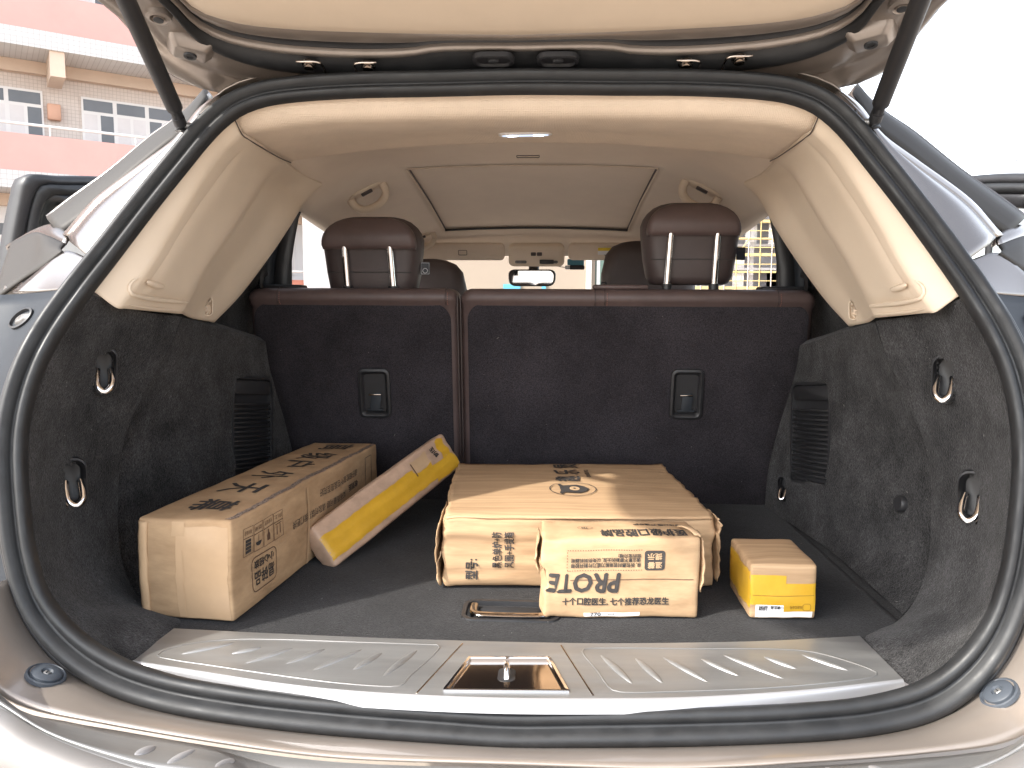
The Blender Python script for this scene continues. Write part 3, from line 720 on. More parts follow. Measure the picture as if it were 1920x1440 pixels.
# ---- rear headliner: from the seal forward to the ridge behind the sunroof
def half_full(curves, nu, nv, name, m, parent, toward, cross='c'):
    H = loftgrid(curves, nu, nv, cross); G = [[mir(p) for p in reversed(r[1:])] + r for r in H]
    v, f = grid(G); o = obj(name, me_from(v, f), m, parent); facing(o, toward); return o
def hc_(pts):
    P = [U(*p) for p in pts]; P[0].x = 0; return P
r0 = hc_([(960, 170, 1.37), (1200, 170, 1.37), (1380, 176, 1.375), (1470, 186, 1.378), (1534, 213, 1.378)])
r1 = hc_([(965, 214, 1.395), (1200, 215, 1.395), (1380, 219, 1.398), (1455, 228, 1.402), (1524, 243, 1.408)])
r2 = hc_([(975, 231, 1.445), (1180, 232, 1.445), (1350, 237, 1.45), (1440, 246, 1.455), (1512, 254, 1.46)])
r3 = hc_([(985, 250, 1.64), (1160, 253, 1.64), (1310, 262, 1.645), (1400, 276, 1.65), (1462, 290, 1.66)])
r4 = hc_([(985, 267, 1.74), (1150, 271, 1.74), (1290, 280, 1.745), (1380, 290, 1.745), (1446, 299, 1.74)])
r5 = [p + V((0, .012, .004)) for p in r4]
r6 = [p + V((0, .02, .035)) for p in r4]
hl = half_full([r0, r1, r2, r3, r4, r5, r6], 40, 60, 'headliner', 'headliner', car, V((0, 1.5, CZ - .3))); solid(hl, .004)
# trim line between headliner and pillar
# dome lamp, lit
th = bvh(hl); q = hit(th, 985, 250); fr = frame_n(q[0], q[1], V((0, -1, 0)))
dl = stacked('dome_lamp', fr, [(rr(.112, .040, .019), -.001), (rr(.110, .038, .018), .004), (rr(.102, .032, .015), .005), (rr(.098, .028, .013), .004)], 'window_frame', hl, cap0=False)
plate('lamp_lens', fr, rr(.096, .027, .012), .002, .0045, 'lamp_soft', dl)
for sx in (-1, 1): plate('led', fr, [(x + sx * .027, y) for x, y in ell(.022, .014)], .004, .0055, 'lamp_led', dl)

# ---- front headliner with the sunroof opening
SX, SY0, SY1 = .352, 2.20, 3.02
def roofz(x, y):
    zc = [(1.74, .400), (2.0, .398), (2.2, .385), (2.6, .345), (3.0, .292), (3.2, .250), (3.34, .205)]
    for (a, za), (b_, zb) in zip(zc, zc[1:]):
        if y <= b_: break
    t = min(max((y - a) / (b_ - a), 0), 1); z = za + (zb - za) * t
    e = max(0, abs(x) - .36) / .22
    return CZ + z - .095 * min(e, 1.15) ** 2.0 - .010 * (x / .36) ** 2 * (abs(x) <= .36) - .010 * (abs(x) > .36)
xs = [-.66 + .022 * i for i in range(61)]; xs = sorted(set([round(x, 4) for x in xs if abs(abs(x) - SX) > .008] + [-SX, SX]))
ys = [1.752 + .03 * i for i in range(54)]; ys = sorted(set([round(y, 4) for y in ys if abs(y - SY0) > .01 and abs(y - SY1) > .01] + [SY0, SY1]))
verts = [V((x, y, roofz(x, y))) for y in ys for x in xs]; faces = []
nx = len(xs)
for j in range(len(ys) - 1):
    for i in range(nx - 1):
        cx_, cy_ = (xs[i] + xs[i + 1]) / 2, (ys[j] + ys[j + 1]) / 2
        if abs(cx_) < SX and SY0 < cy_ < SY1: continue
        faces.append((j * nx + i, j * nx + i + 1, (j + 1) * nx + i + 1, (j + 1) * nx + i))
fh = obj('front_headliner', me_from(verts, faces), 'headliner_front', car); facing(fh, V((0, 2, CZ - .5))); solid(fh, .006)
rimpts = [V((-SX, SY0, 0)), V((SX, SY0, 0)), V((SX, SY1, 0)), V((-SX, SY1, 0))]
rim = []
for a, b_ in zip(rimpts, rimpts[1:] + rimpts[:1]):
    for k in range(16):
        p = a.lerp(b_, k / 16); p.z = roofz(p.x, p.y); rim.append(p)
rc = V((0, (SY0 + SY1) / 2, CZ + .36))
v, f = stack([[p + V((0, 0, -.003)) for p in rim], [p + (rc - p).normalized() * .004 + V((0, 0, -.003)) for p in rim], [p + V((0, 0, .014)) for p in rim]], False, False)
obj('sunroof_rim', me_from(v, f, sharp=40), 'headliner_front', fh)
fe_ = [V((SX * (k / 10), SY1 - .004, roofz(SX * (k / 10), SY1) + .004)) for k in range(-10, 11)]
tube('sunroof_gap', fe_, .0045, 'plastic_black', fh, n=6)
for sg in (1, -1): tube('sunroof_gap', [V((sg * (SX - .003), y, roofz(SX, y) + .008)) for y in (SY0 + .01, 2.4, 2.6, 2.8, SY1 - .006)], .0028, 'leather_dark', fh, n=6)
G = [[V((x / 10 * (SX + .03), y, roofz(0, y) + .010 - .010 * (x / 10) ** 2)) for x in range(-10, 11)] for y in [SY0 - .02 + (SY1 - SY0 + .04) * k / 12 for k in range(13)]]
v, f = grid(G); sh = obj('sunroof_shade', me_from(v, f), 'headliner_front', car); facing(sh, V((0, 2.5, 0))); solid(sh, .006)
tf = bvh(fh)
outline(tf, 990, 293, .060, .020, .002, 'map_slot', fh, V((0, -1, 0)), 'leather_dark', .0010)
# grab handles
def grab(px, py, s=1.0):
    q = hit(tf, px, py)
    if not q: return
    n = q[1]; fr = frame_n(q[0], n, V((0, -1, .1)))
    sg = 1 if px > 960 else -1
    base = plate('grab_handle', fr, rr(.100 * s, .046 * s, .022 * s), -.002, .006, 'beige_plastic', fh, .003)
    path = [fr.p(x * s, y * s, z * s) for x, y, z in ((-.046, .0, .002), (-.044, -.010, .022), (-.024, -.016, .040), (.024, -.016, .040), (.044, -.010, .022), (.046, 0, .002))]
    tube('grab_bar', catm(path, 20), .0105 * s, 'beige_plastic', base, n=10)
    plate('coat_hook', fr, [(x, y + .004) for x, y in rr(.030 * s, .014 * s, .003)], .005, .012, 'leather_dark', base, .001)
grab(1318, 352, 1.15); grab(686, 357, 1.15); grab(790, 442, 1.0)
# dark joints where headliner and pillar trims meet
for sg in (1, -1):
    J = [U(1537, 213, 1.376), U(1524, 243, 1.406), U(1512, 255, 1.458), U(1462, 291, 1.655), U(1445, 300, 1.738)]
    if sg < 0: J = [mir(p) for p in J]
    tube('trim_joint', catm([p + V((-.002 * sg, -.003, -.003)) for p in J], 30), .0012, 'leather_dark', hl, n=6)

# ---- outer roof, door pillars, windscreen, dashboard
ro0 = [V((0, 1.42, CZ + .43)), V((.3, 1.42, CZ + .425)), V((.52, 1.43, CZ + .40)), V((.63, 1.50, CZ + .36))]
ro1 = [V((0, 2.2, CZ + .46)), V((.3, 2.2, CZ + .455)), V((.56, 2.2, CZ + .42)), V((.68, 2.2, CZ + .345))]
ro2 = [V((0, 3.0, CZ + .40)), V((.3, 3.0, CZ + .39)), V((.56, 3.0, CZ + .35)), V((.68, 3.0, CZ + .27))]
ro3 = [V((0, 3.42, CZ + .25)), V((.3, 3.40, CZ + .25)), V((.56, 3.34, CZ + .22)), V((.66, 3.28, CZ + .17))]
rf = half_full([ro0, ro1, ro2, ro3], 20, 30, 'roof', 'paint', car, V((0, 2, 5))); solid(rf, .004)
for sg in (1, -1):
    def S(p): return V((sg * p[0], p[1], p[2]))
    # black rear door aperture: upright pillar with its rubber, then the body pillar
    fp = Fr(S((.625, 2.16, CZ + .10)), (1, 0, 0), (0, 1, 0))
    dp = tube('door_pillar', [S((.705, 2.16, CZ - .30)), S((.705, 2.16, CZ + .0)), S((.700, 2.16, CZ + .10)), S((.67, 2.16, CZ + .24)), S((.63, 2.16, CZ + .34))], .011, 'plastic_black', car, n=8, flat=2.2, up=V((1, 0, 0)))
    tube('door_rubber', [S((.684, 2.17, CZ - .30)), S((.684, 2.17, CZ + .0)), S((.682, 2.17, CZ + .12)), S((.66, 2.17, CZ + .25)), S((.63, 2.16, CZ + .33))], .010, 'rubber', dp, n=8)
    tube('pillar_cover', [S((.745, 2.15, CZ - .30)), S((.745, 2.15, CZ + .0)), S((.735, 2.15, CZ + .12)), S((.70, 2.15, CZ + .26))], .022, 'plastic_grey', dp, n=8)
    # door header, centre pillar, front pillar, belt line of the body side
    tube('door_header', catm([S((.600, 2.14, CZ + .292)), S((.605, 2.5, CZ + .262)), S((.61, 3.0, CZ + .19)), S((.62, 3.3, CZ + .10)), S((.66, 3.9, CZ - .22))], 30), .010, 'plastic_black', car, n=8)
    tube('front_pillar', catm([S((.56, 3.20, CZ + .16)), S((.60, 3.45, CZ + .03)), S((.65, 3.9, CZ - .20))], 16), .028, 'beige_plastic', car, n=10)
    box('door_sill', WF, S((.80, 3.0, CZ - .50)), (.14, 1.9, .62), 'paint', car, .03)
    # rear seat belt
    tube('seat_belt', catm([S((.705, 2.06, CZ + .085)), S((.712, 2.05, CZ + .075)), S((.716, 2.05, CZ + .05)), S((.716, 2.06, CZ + .02)), S((.716, 2.08, CZ - .02))], 20), .014, 'plastic_black', car, n=8, flat=.12, up=V((1, 0, 0)))
wsG = [[V((.60 * x / 8 * (1 + .10 * k / 8), 3.36 + .72 * k / 8 - .06 * (x / 8) ** 2, CZ + .20 - .42 * k / 8)) for x in range(-8, 9)] for k in range(9)]
v, f = grid(wsG); obj('windscreen', me_from(v, f), 'glass', car)
box('dashboard', WF, (0, 3.85, CZ - .42), (1.40, .50, .42), 'dash', car, .08, 4)
# sun visors
for (x0, x1, y0, y1, sg) in ((790, 946, 457, 487, -1), (1066, 1215, 457, 487, 1)):
    A, B = U(x0, y0, 3.12), U(x1, y1, 3.12); c = (A + B) / 2; fr = Fr(c, (1, 0, 0), (0, -.45, 1)); w, h = abs(B.x - A.x), abs(B.z - A.z) * 1.1
    vz = plate('sun_visor', fr, rr(w, h, .018), -.010, .010, 'headliner_front', car, .005)
    tube('visor_clip', [fr.p(x, y, .0105) for x, y in rr(.034, .020, .004)], .0012, 'leather_dark', vz, n=5, closed=True)
    vz.data.transform(Matrix.Identity(4))
    if sg > 0:
        wl_ = U(1134, 470, 3.10); fr2 = Fr(wl_, (1, 0, 0), (0, -.45, 1))
        lb = plate('warning_label', fr2, rr(.055, .030, .001), .004, .0052, 'paper_white', vz)
        plate('warning_band', fr2, [(x, y + .008) for x, y in rr(.055, .013, .001)], .0052, .006, 'warning_label', vz)
# overhead console
c = U(1006, 477, 3.12); fr = Fr(c, (1, 0, 0), (0, -.5, 1))
oc = plate('overhead_console', fr, [(x, y) for x, y in rr(.222, .090, .022)], -.010, .022, 'beige_plastic', car, .006)
plate('console_panel', fr, rr(.184, .050, .006), .021, .024, 'headliner_front', oc, .001)
for sx in (-1, 1):
    plate('console_switch', fr, [(x + sx * .012, y + .012) for x, y in rr(.020, .014, .003)], .0235, .028, 'leather_dark', oc, .001)
    plate('reading_lamp', fr, [(x + sx * .062, y - .022) for x, y in rr(.046, .012, .005)], .0235, .0265, 'lamp_clear', oc, .001)
# rear-view mirror
c = U(997, 521, 3.26); fr = Fr(c, (1, -.07, 0), (0, -.035, 1))
mo = plate('rear_view_mirror', fr, [(x * (1 + .9 * y), y) for x, y in rr(.196, .070, .026)], -.030, .004, 'plastic_black', car, .006)
plate('mirror_glass', fr, [(x * (1 + .9 * y), y) for x, y in rr(.182, .058, .022)], .0035, .0048, 'mirror', mo)
tube('mirror_stalk', [fr.p(.005, .02, -.02), fr.p(.008, .055, -.03), fr.p(.008, .085, -.05)], .022, 'plastic_black', mo, n=10)

# ---- rear seat backs
ZT = CZ + .040                                 # top of the leather
def seat_y(z): return 2.045 + (CZ - z) * .165
def rear_seat(x0, x1, name):
    cx, w = (x0 + x1) / 2, x1 - x0
    fr = Fr((cx, 0, 0), (1, 0, 0), (0, .165, -1))
    # cushion body as stacked loops over height; rounded shoulders
    zs = [FLOOR - .02, FLOOR + .2, CZ - .12, CZ - .05, CZ - .008, CZ + .004, CZ + .015, CZ + .027, CZ + .035, ZT]
    ins = [.0, .0, .0, .0, .0, .0, .002, .007, .014, .026]
    dep = [.0, .0, .0, .0, .0, -.013, -.016, -.012, -.004, .012]
    loops = []
    for z, i_, d in zip(zs, ins, dep):
        y0 = seat_y(z) + d; th = .15 - i_
        pts = rr(w - 2 * i_, th, .030, 6); loops.append([V((cx + x, y0 + th / 2 + y + (0), z)) for x, y in pts])
    v, f = stack(loops); o = obj(name, me_from(v, f, sharp=60), 'leather', car)
    return o
def seat_panel(x0, x1, z0, z1, parent, r=.045):
    n = 26; pts = []
    # carpeted board on the back of the seat: grid of small faces so that pockets can be opened
    cx, w, h = (x0 + x1) / 2, x1 - x0, z1 - z0
    nx, nz = int(w / .012), int(h / .012); G = []
    for j in range(nz + 1):
        row = []
        for i in range(nx + 1):
            x, z = x0 + w * i / nx, z0 + h * j / nz
            # pull the upper corners round
            dx, dz = abs(x - cx) - (w / 2 - r), z - (z1 - r)
            if dx > 0 and dz > 0:
                m_ = max(dx, dz) / max(math.hypot(dx, dz), 1e-6); x = cx + math.copysign((w / 2 - r) + dx * m_, x - cx); z = (z1 - r) + dz * m_
            e = min(1, min(w / 2 - abs(x - cx), z1 - z) / .02); e = max(e, 0)
            row.append(V((x, seat_y(z) - .001 - .006 * math.sqrt(max(0, 1 - (1 - e) ** 2)) - .0015 * noise.noise(V((x * 5, z * 5, 1))), z)))
        G.append(row)
    v, f = grid(G); o = obj('seat_back_board', me_from(v, f), 'carpet_seat', parent); facing(o, CAM); return o
XS = U(863, 700, 2.07).x                       # split between the two seat backs
XR = U(1533, 560, 2.04).x; XL = U(462, 560, 2.04).x
s_l = rear_seat(XL, XS - .002, 'rear_seat'); s_r = rear_seat(XS + .002, XR, 'rear_seat')
zb = CZ + .001
bl_ = seat_panel(XL + .016, XS - .022, FLOOR - .01, zb - .002, s_l); br_ = seat_panel(XS + .022, XR - .016, FLOOR - .01, zb, s_r)
def pocket(board, px, py, parent):
    q = hit(bvh(board), px, py); fr = frame_n(q[0], q[1])
    punch(board, fr, .066, .116)
    A = stacked('latch_pocket', fr, [(rr(.088, .140, .016), -.003), (rr(.086, .138, .016), .007), (rr(.074, .126, .012), .009), (rr(.064, .114, .008), .006), (rr(.058, .106, .008), -.0035), (rr(.03, .06, .006), -.004)], 'plastic_black', parent, cap0=False)
    tube('latch_strap', [fr.p(0, -.046, .006), fr.p(.001, -.03, .006), fr.p(.004, -.014, .003), fr.p(.002, .0, -.002)], .014, 'plastic_grey', parent, n=8, flat=.15, up=fr.z)
    box('latch_bar', fr, (0, -.046, .005), (.046, .006, .006), 'plastic_grey', parent, .002)
    box('latch_pin', fr, (0, -.004, .002), (.034, .004, .004), 'chrome_dark', parent, .001)
pocket(bl_, 703, 737, s_l); pocket(br_, 1287, 739, s_r)
# seams and stitching on the leather roll
def seam(x, parent, stitch=True, w=.0012):
    P = [V((x, seat_y(z) - .0165 + d, z)) for z, d in ((zb - .004, .008), (CZ + .004, .0), (CZ + .016, .0005), (CZ + .028, .006), (CZ + .036, .014), (CZ + .041, .03))]
    tube('seam', catm(P, 16), w, 'leather_dark', parent, n=6)
    if stitch:
        C = catm([p + V((.006, -.0012, 0)) for p in P], 23)
        for k in range(0, 14, 2): tube('stitch', [C[k], C[k + 1]], .0008, 'thread', parent, n=5)
seam(U(520, 560, 2.03).x, s_l); seam(U(835, 560, 2.03).x, s_l); seam(U(1116, 560, 2.03).x, s_r, False); seam(U(1134, 560, 2.03).x, s_r); seam(U(1460, 560, 2.03).x, s_r)
for x, pa in ((XS - .004, s_l), (XS + .004, s_r)):     # dark line of the split
    tube('edge_piping', [V((x, seat_y(z) - .002, z)) for z in (FLOOR + .0, FLOOR + .2, CZ - .1, CZ - .03, CZ + .02)], .0022, 'leather_dark', pa, n=6)
# belt guide and top caps
c = U(1165, 540, 2.03); box('belt_guide', Fr(c, (1, 0, 0), (0, 1, 0)), (0, .03, .003), (.145, .03, .012), 'leather', s_r, .005)
tube('guide_loop', [c + V((-.050, .03, .004)), c + V((-.048, .03, .014)), c + V((-.040, .03, .016)), c + V((-.034, .03, .006))], .0025, 'plastic_black', s_r, n=6)
for (xa, xb, s) in ((1432, 1535, s_r), (474, 560, s_l)):
    A, B = U(xa, 541, 2.05), U(xb, 541, 2.05); box('seat_shoulder_cap', WF, ((A.x + B.x) / 2, 2.10, CZ + .043), (B.x - A.x, .06, .012), 'plastic_black', s, .005)

def headrest(px0, px1, py0, py1, parent, posts, tagside):
    Yh = 2.085; A, B = U(px0, py1, Yh), U(px1, py0, Yh); cx = (A.x + B.x) / 2; w = B.x - A.x; h = B.z - A.z; z0 = A.z
    # lower body, narrower and set forward; it flares to the upper bulge
    loops = []
    for t, wf, yb, yf in ((0, .72, .012, .085), (.02, .80, .004, .100), (.10, .87, -.002, .112), (.3, .93, -.002, .118), (.5, .965, -.004, .12), (.62, .985, -.008, .12), (.72, .99, -.012, .118), (.80, .945, -.012, .115), (.87, .87, -.008, .110), (.93, .76, .002, .100), (.97, .62, .016, .09), (.99, .48, .030, .08), (1.0, .32, .045, .065)):
        th = yf - yb; loops.append([V((cx + x, Yh + yb + th / 2 + y, z0 + h * t)) for x, y in rr(w * wf, th, .045 * min(1, th / .09), 7)])
    v, f = stack(loops); hr = obj('headrest', me_from(v, f, sharp=60), 'leather_dark', parent)
    # rear bulge that hangs over the posts
    bw = w * .93; b0_, b1_ = z0 + h * .58, z0 + h * .955
    loops = []
    for k in range(9):
        t = k / 8; z = b0_ + (b1_ - b0_) * t; s = math.sqrt(max(.02, 1 - max(0, (t - .12) / .88) ** 2.0)); d = .026 * (math.sin(PI * min(1, .18 + t * .85)) ** .7)
        ww = bw * (.98 if t < .1 else 1) * (.45 + .55 * s)
        loops.append([V((cx + x, Yh - .004 - max(d, .003) / 2 + y * 1.0 + .010, z)) for x, y in rr(ww, max(d, .003) + .03, .018, 6)])
    v, f = stack(loops); bg_ = obj('headrest_bulge', me_from(v, f, sharp=70), 'leather', parent)
    tube('headrest_piping', [V((cx + x, Yh - .022, b0_ + .001)) for x in [bw * .47 * (k / 8 - 1) * 1 + bw * .47 * k / 8 for k in range(9)]], .0022, 'leather_dark', parent, n=6)
    tube('headrest_seam', [V((cx + w * .41 * (k / 5 - 1), Yh - .0035 + .004 * abs(k / 5 - 1) ** 6, z0 + h * .30)) for k in range(11)], .0014, 'ink', parent, n=6)
    for (xa, ya, xb, yb_) in posts:
        P, Q = U(xa, ya, 2.065), U(xb, yb_, 2.072)
        tube('headrest_post', [Q + (Q - P) * .35, Q, P, P + (P - Q) * .06], .0088, 'chrome', parent, n=12)
        tube('post_collar', [Q + V((0, 0, -.010)), Q + V((0, 0, .005))], .0135, 'plastic_black', parent, n=12)
    x = (B.x - .004 if tagside > 0 else A.x); c = V((B.x + .002, Yh + .03, z0 + h * .38)) if tagside > 0 else V((B.x + .004, Yh + .05, z0 + h * .36))
    lb_fr = Fr(c, (1, .3, 0), (.0, 0, 1)); plate('care_label', lb_fr, rr(.026, .034, .001), 0, .0012, 'black_label', parent)
    if tagside < 0:
        tube('label_mark', [lb_fr.p(x, y - .006, .0015) for x, y in ell(.013, .013, 14)], .0006, 'paper_white', parent, n=4, closed=True)
        tube('label_mark', [lb_fr.p(x, y, .0015) for x, y in rr(.022, .030, .001)], .0004, 'paper_white', parent, n=4, closed=True)
headrest(1203, 1396, 376, 533, s_r, ((1258, 437, 1250, 536), (1346, 437, 1338, 536)), 1)
headrest(601, 788, 403, 556, s_l, ((646, 466, 652, 540), (731, 466, 737, 540)), -1)

# ---- front seats
def front_seat(px0, px1, py0, Y):
    A, B = U(px0, py0, Y), U(px1, py0, Y); cx = (A.x + B.x) / 2; w = B.x - A.x; zt = A.z; loops = []
    for dz, wf, th in ((-.95, 1.75, .16), (-.50, 1.9, .18), (-.32, 1.85, .17), (-.26, 1.5, .15), (-.22, 1.02, .12), (-.12, 1.0, .12), (-.05, .92, .11), (-.02, .78, .09), (-.005, .58, .07), (0, .4, .05)):
        loops.append([V((cx + x, Y + .06 + y - dz * .12, zt + dz)) for x, y in rr(w * wf, th, .05 * min(1, th / .1), 6)])
    v, f = stack(loops); return obj('front_seat', me_from(v, f, sharp=60), 'leather_dark', car)
front_seat(690, 872, 484, 2.90); front_seat(1131, 1312, 450, 2.86)

# ---- the raised tailgate
TA = math.radians(12.5); TO = V((0, 1.385, CZ + .418)); TV = V((0, -math.cos(TA), math.sin(TA))); TN = V((0, -math.sin(TA), -math.cos(TA)))
def tg(x, v, d=0.0): return TO + V((x, 0, 0)) + TV * v + TN * d
def tpx(pts): return [onpl(x, y, TO, TN) for x, y in pts]
def tgc(px, extra):
    P = tpx(px); P[0].x = 0; return P + [tg(*e) for e in extra]
t0 = tgc([(960, 168), (1300, 170), (1480, 172), (1547, 166), (1597, 160), (1640, 144), (1676, 124), (1700, 92), (1748, 33), (1777, 0)], [(.72, .45), (.735, .62), (.70, .85), (.60, .98), (.3, 1.05), (0, 1.07)])
t1 = tgc([(960, 158), (1300, 158), (1440, 154), (1533, 144), (1582, 131), (1640, 100), (1682, 67), (1712, 20), (1724, 0)], [(.66, .45), (.675, .62), (.64, .82), (.55, .93), (.28, 1.0), (0, 1.02)])
t2 = tgc([(960, 146), (1280, 134), (1413, 123), (1480, 112), (1547, 90), (1597, 63), (1632, 27), (1650, 0)], [(.585, .45), (.60, .62), (.57, .78), (.48, .88), (.25, .95), (0, .97)])
t3 = tgc([(960, 88), (1140, 87), (1190, 95), (1280, 97), (1413, 88), (1480, 78), (1542, 63), (1582, 45), (1614, 20), (1630, 0)], [(.56, .45), (.575, .62), (.545, .76), (.46, .85), (.24, .92), (0, .94)])
t5 = tgc([(960, 63), (1140, 58), (1280, 52), (1413, 44), (1513, 32), (1567, 17), (1605, 0)], [(.515, .45), (.53, .62), (.50, .74), (.42, .82), (.22, .88), (0, .90)])
TNU = 70
c0, c1, c2, c3, c5 = [catm(c, TNU) for c in (t0, t1, t2, t3, t5)]
tail = thing('tailgate_anchor', '', '')  if False else None
def loopset(curves, name, m, parent, cross='c', nv=10, sharp=None):
    G = []
    for j in range(nv):
        row = []
        for i in range(TNU):
            col = [c[i] for c in curves]
            row.append(catm(col, nv)[j] if cross == 'c' else None)
        G.append(row)
    full_ = [r + [mir(p) for p in reversed(r[1:-1])] for r in G]
    v, f = grid(full_, wrap_u=True); o = obj(name, me_from(v, f, sharp=sharp), m, parent); facing(o, V((0, .6, 0))); return o
off = lambda c, d: [p + TN * d for p in c]
lerpc = lambda a, b_, t: [p.lerp(q, t) for p, q in zip(a, b_)]
outer = [V((p.x, p.y, p.z)) for p in c0]
# painted frame is the tailgate itself; everything else hangs on it
tgate = loopset([off(c0, -.020), off(c0, -.002), off(lerpc(c0, c1, .35), .010), off(lerpc(c0, c1, .7), .006), off(c1, -.004), off(lerpc(c1, c2, .3), .004), off(lerpc(c1, c2, .7), .006), off(c2, .000)], 'tailgate', 'satin', car, nv=18)
loopset([off(lerpc(c0, c1, -.03), -.022), off(lerpc(c0, c1, -.05), -.010), off(lerpc(c0, c1, .04), .002)], 'edge_trim', 'plastic_black', tgate, nv=5)
loopset([off(c2, -.002), off(lerpc(c2, c3, .15), .012), off(lerpc(c2, c3, .5), .014), off(lerpc(c2, c3, .8), .002), off(c3, -.012)], 'tailgate_seal', 'rubber', tgate, nv=10)
loopset([off(lerpc(c2, c3, .93), .004), off(c3, .006), off(lerpc(c3, c5, .12), .005), off(lerpc(c3, c5, .16), -.004)], 'lining_lip', 'satin', tgate, nv=7)
loopset([off(lerpc(c3, c5, .14), -.004), off(lerpc(c3, c5, .25), -.010), off(lerpc(c3, c5, .5), -.006)], 'lining_gap', 'plastic_black', tgate, nv=5)
loopset([off(lerpc(c3, c5, .48), -.006), off(lerpc(c3, c5, .54), .001), off(lerpc(c3, c5, .9), .004), off(c5, .001)], 'lining_band', 'satin', tgate, nv=8)
ctr = tg(0, .50)
loopset([off(lerpc(c3, c5, .96), .000), off([ctr + (p - ctr) * .985 for p in c5], .008), off([ctr + (p - ctr) * .93 for p in c5], .013), off([ctr + (p - ctr) * .75 for p in c5], .016), off([ctr + (p - ctr) * .4 for p in c5], .018), off([ctr + (p - ctr) * .0004 for p in c5], .018)], 'lining', 'beige_plastic', tgate, nv=22)
loopset([off(c0, -.020), off([ctr + (p - ctr) * 1.0 for p in c0], -.045), off([ctr + (p - ctr) * .9 for p in c0], -.075), off([ctr + (p - ctr) * .5 for p in c0], -.10), off([ctr + (p - ctr) * .0004 for p in c0], -.10)], 'outer_skin', 'paint', tgate, nv=14)
# buffers on the painted frame, hinge brackets, bolts and grommets
for (px, py, s) in ((358, 82, 1), (1632, 60, 1)):
    o_ = onpl(px, py, TO + TN * .004, TN); sg = 1 if px > 960 else -1
    fr = Fr(o_, V((1, 0, 0)) * 1 + TV * .55 * sg, TV * 1 - V((1, 0, 0)) * .55 * sg)
    if fr.z.dot(TN) < 0: fr = Fr(o_, V((-1, 0, 0)) - TV * .55 * sg, TV * 1 - V((1, 0, 0)) * .55 * sg)
    stacked('stop_block', fr, [(rr(.076, .062, .012), -.004), (rr(.070, .056, .011), .008), (rr(.052, .044, .009), .019), (rr(.046, .038, .008), .0205)], 'satin', tgate, cap0=False)
    stacked('stop_rubber', fr, [(ell(.021, .021), .020), (ell(.020, .020), .024), (ell(.011, .011), .0245), (ell(.010, .010), .0225)], 'plastic_black', tgate, cap0=False)
for (px, py) in ((298, 26), (1691, 5)):
    fr = frame_n(onpl(px, py, TO + TN * .005, TN), TN, TV)
    stacked('stop_rubber', fr, [(ell(.040, .040), -.004), (ell(.038, .038), .008), (ell(.026, .026), .010), (ell(.017, .017), .004), (ell(.016, .016), .010), (ell(.010, .010), .011)], 'satin', tgate, cap0=False)
    stacked('stop_plug', fr, [(ell(.016, .016), .004), (ell(.015, .015), .0115), (ell(.010, .010), .012)], 'plastic_black', tgate, cap0=False)
for (px, py, sg) in ((580, 122, 1), (690, 124, -1), (1286, 120, 1), (1386, 112, -1)):
    o_ = onpl(px, py, TO + TN * .018, TN); fr = frame_n(o_, TN, TV)
    stacked('hinge_bolt', fr, [(ell(.026, .026), -.004), (ell(.026, .026), .001), (ell(.019, .019), .0015), (ell(.017, .017), .007), (ell(.010, .010), .0075)], 'chrome_dark', tgate, cap0=False)
    s2 = -sg
    a = [(.016 * 0 + s2 * .022, -.030), (s2 * .022, .008), (s2 * .016, .014), (-s2 * .018, .015)]
    tube('hinge_bracket', catm([fr.p(x * (1 if fr.x.x > 0 else -1) * -1, y, .002) for x, y in a], 20), .0020, 'chrome_dark', tgate, n=6)
for px in (925, 1046):
    o_ = onpl(px, 114, TO + TN * .018, TN); fr = frame_n(o_, TN, TV)
    stacked('wiring_grommet', fr, [(rr(.072, .038, .018), -.006), (rr(.070, .036, .017), .002), (rr(.060, .028, .013), .003), (rr(.054, .022, .010), -.001)], 'plastic_black', tgate, cap0=False)
    stacked('grommet_boss', fr, [(ell(.020, .012), -.001), (ell(.018, .010), .003), (ell(.010, .006), .004)], 'plastic_black', tgate, cap0=False)
# gas struts
for sg in (1, -1):
    A = U(1640, 228, 1.335); B = U(1651, 195, 1.31); C = U(1726, 0, 1.13); E_ = C + (C - B) * .7
    if sg < 0: A, B, C, E_ = [mir(p) for p in (A, B, C, E_)]
    d = (C - B).normalized()
    gs = tube('gas_strut', [A + (B - A) * .25, B - d * .004, B + d * .002, B + d * .012, C, E_], lambda t: .0095 if t < .35 else .0135, 'plastic_black', car, n=14)
    tube('strut_socket', [A + V((0, 0, -.010)), A, A + (B - A) * .5], .0105, 'plastic_black', gs, n=12)
    tube('ball_stud', [A, A + V((-.03 * sg, .012, .0))], .006, 'steel', gs, n=10)
    box('strut_bracket', Fr(A + V((-.030 * sg, .014, .004)), (1, 0, 0), (0, 1, 0)), (0, 0, 0), (.008, .02, .034), 'plastic_black', gs, .003)

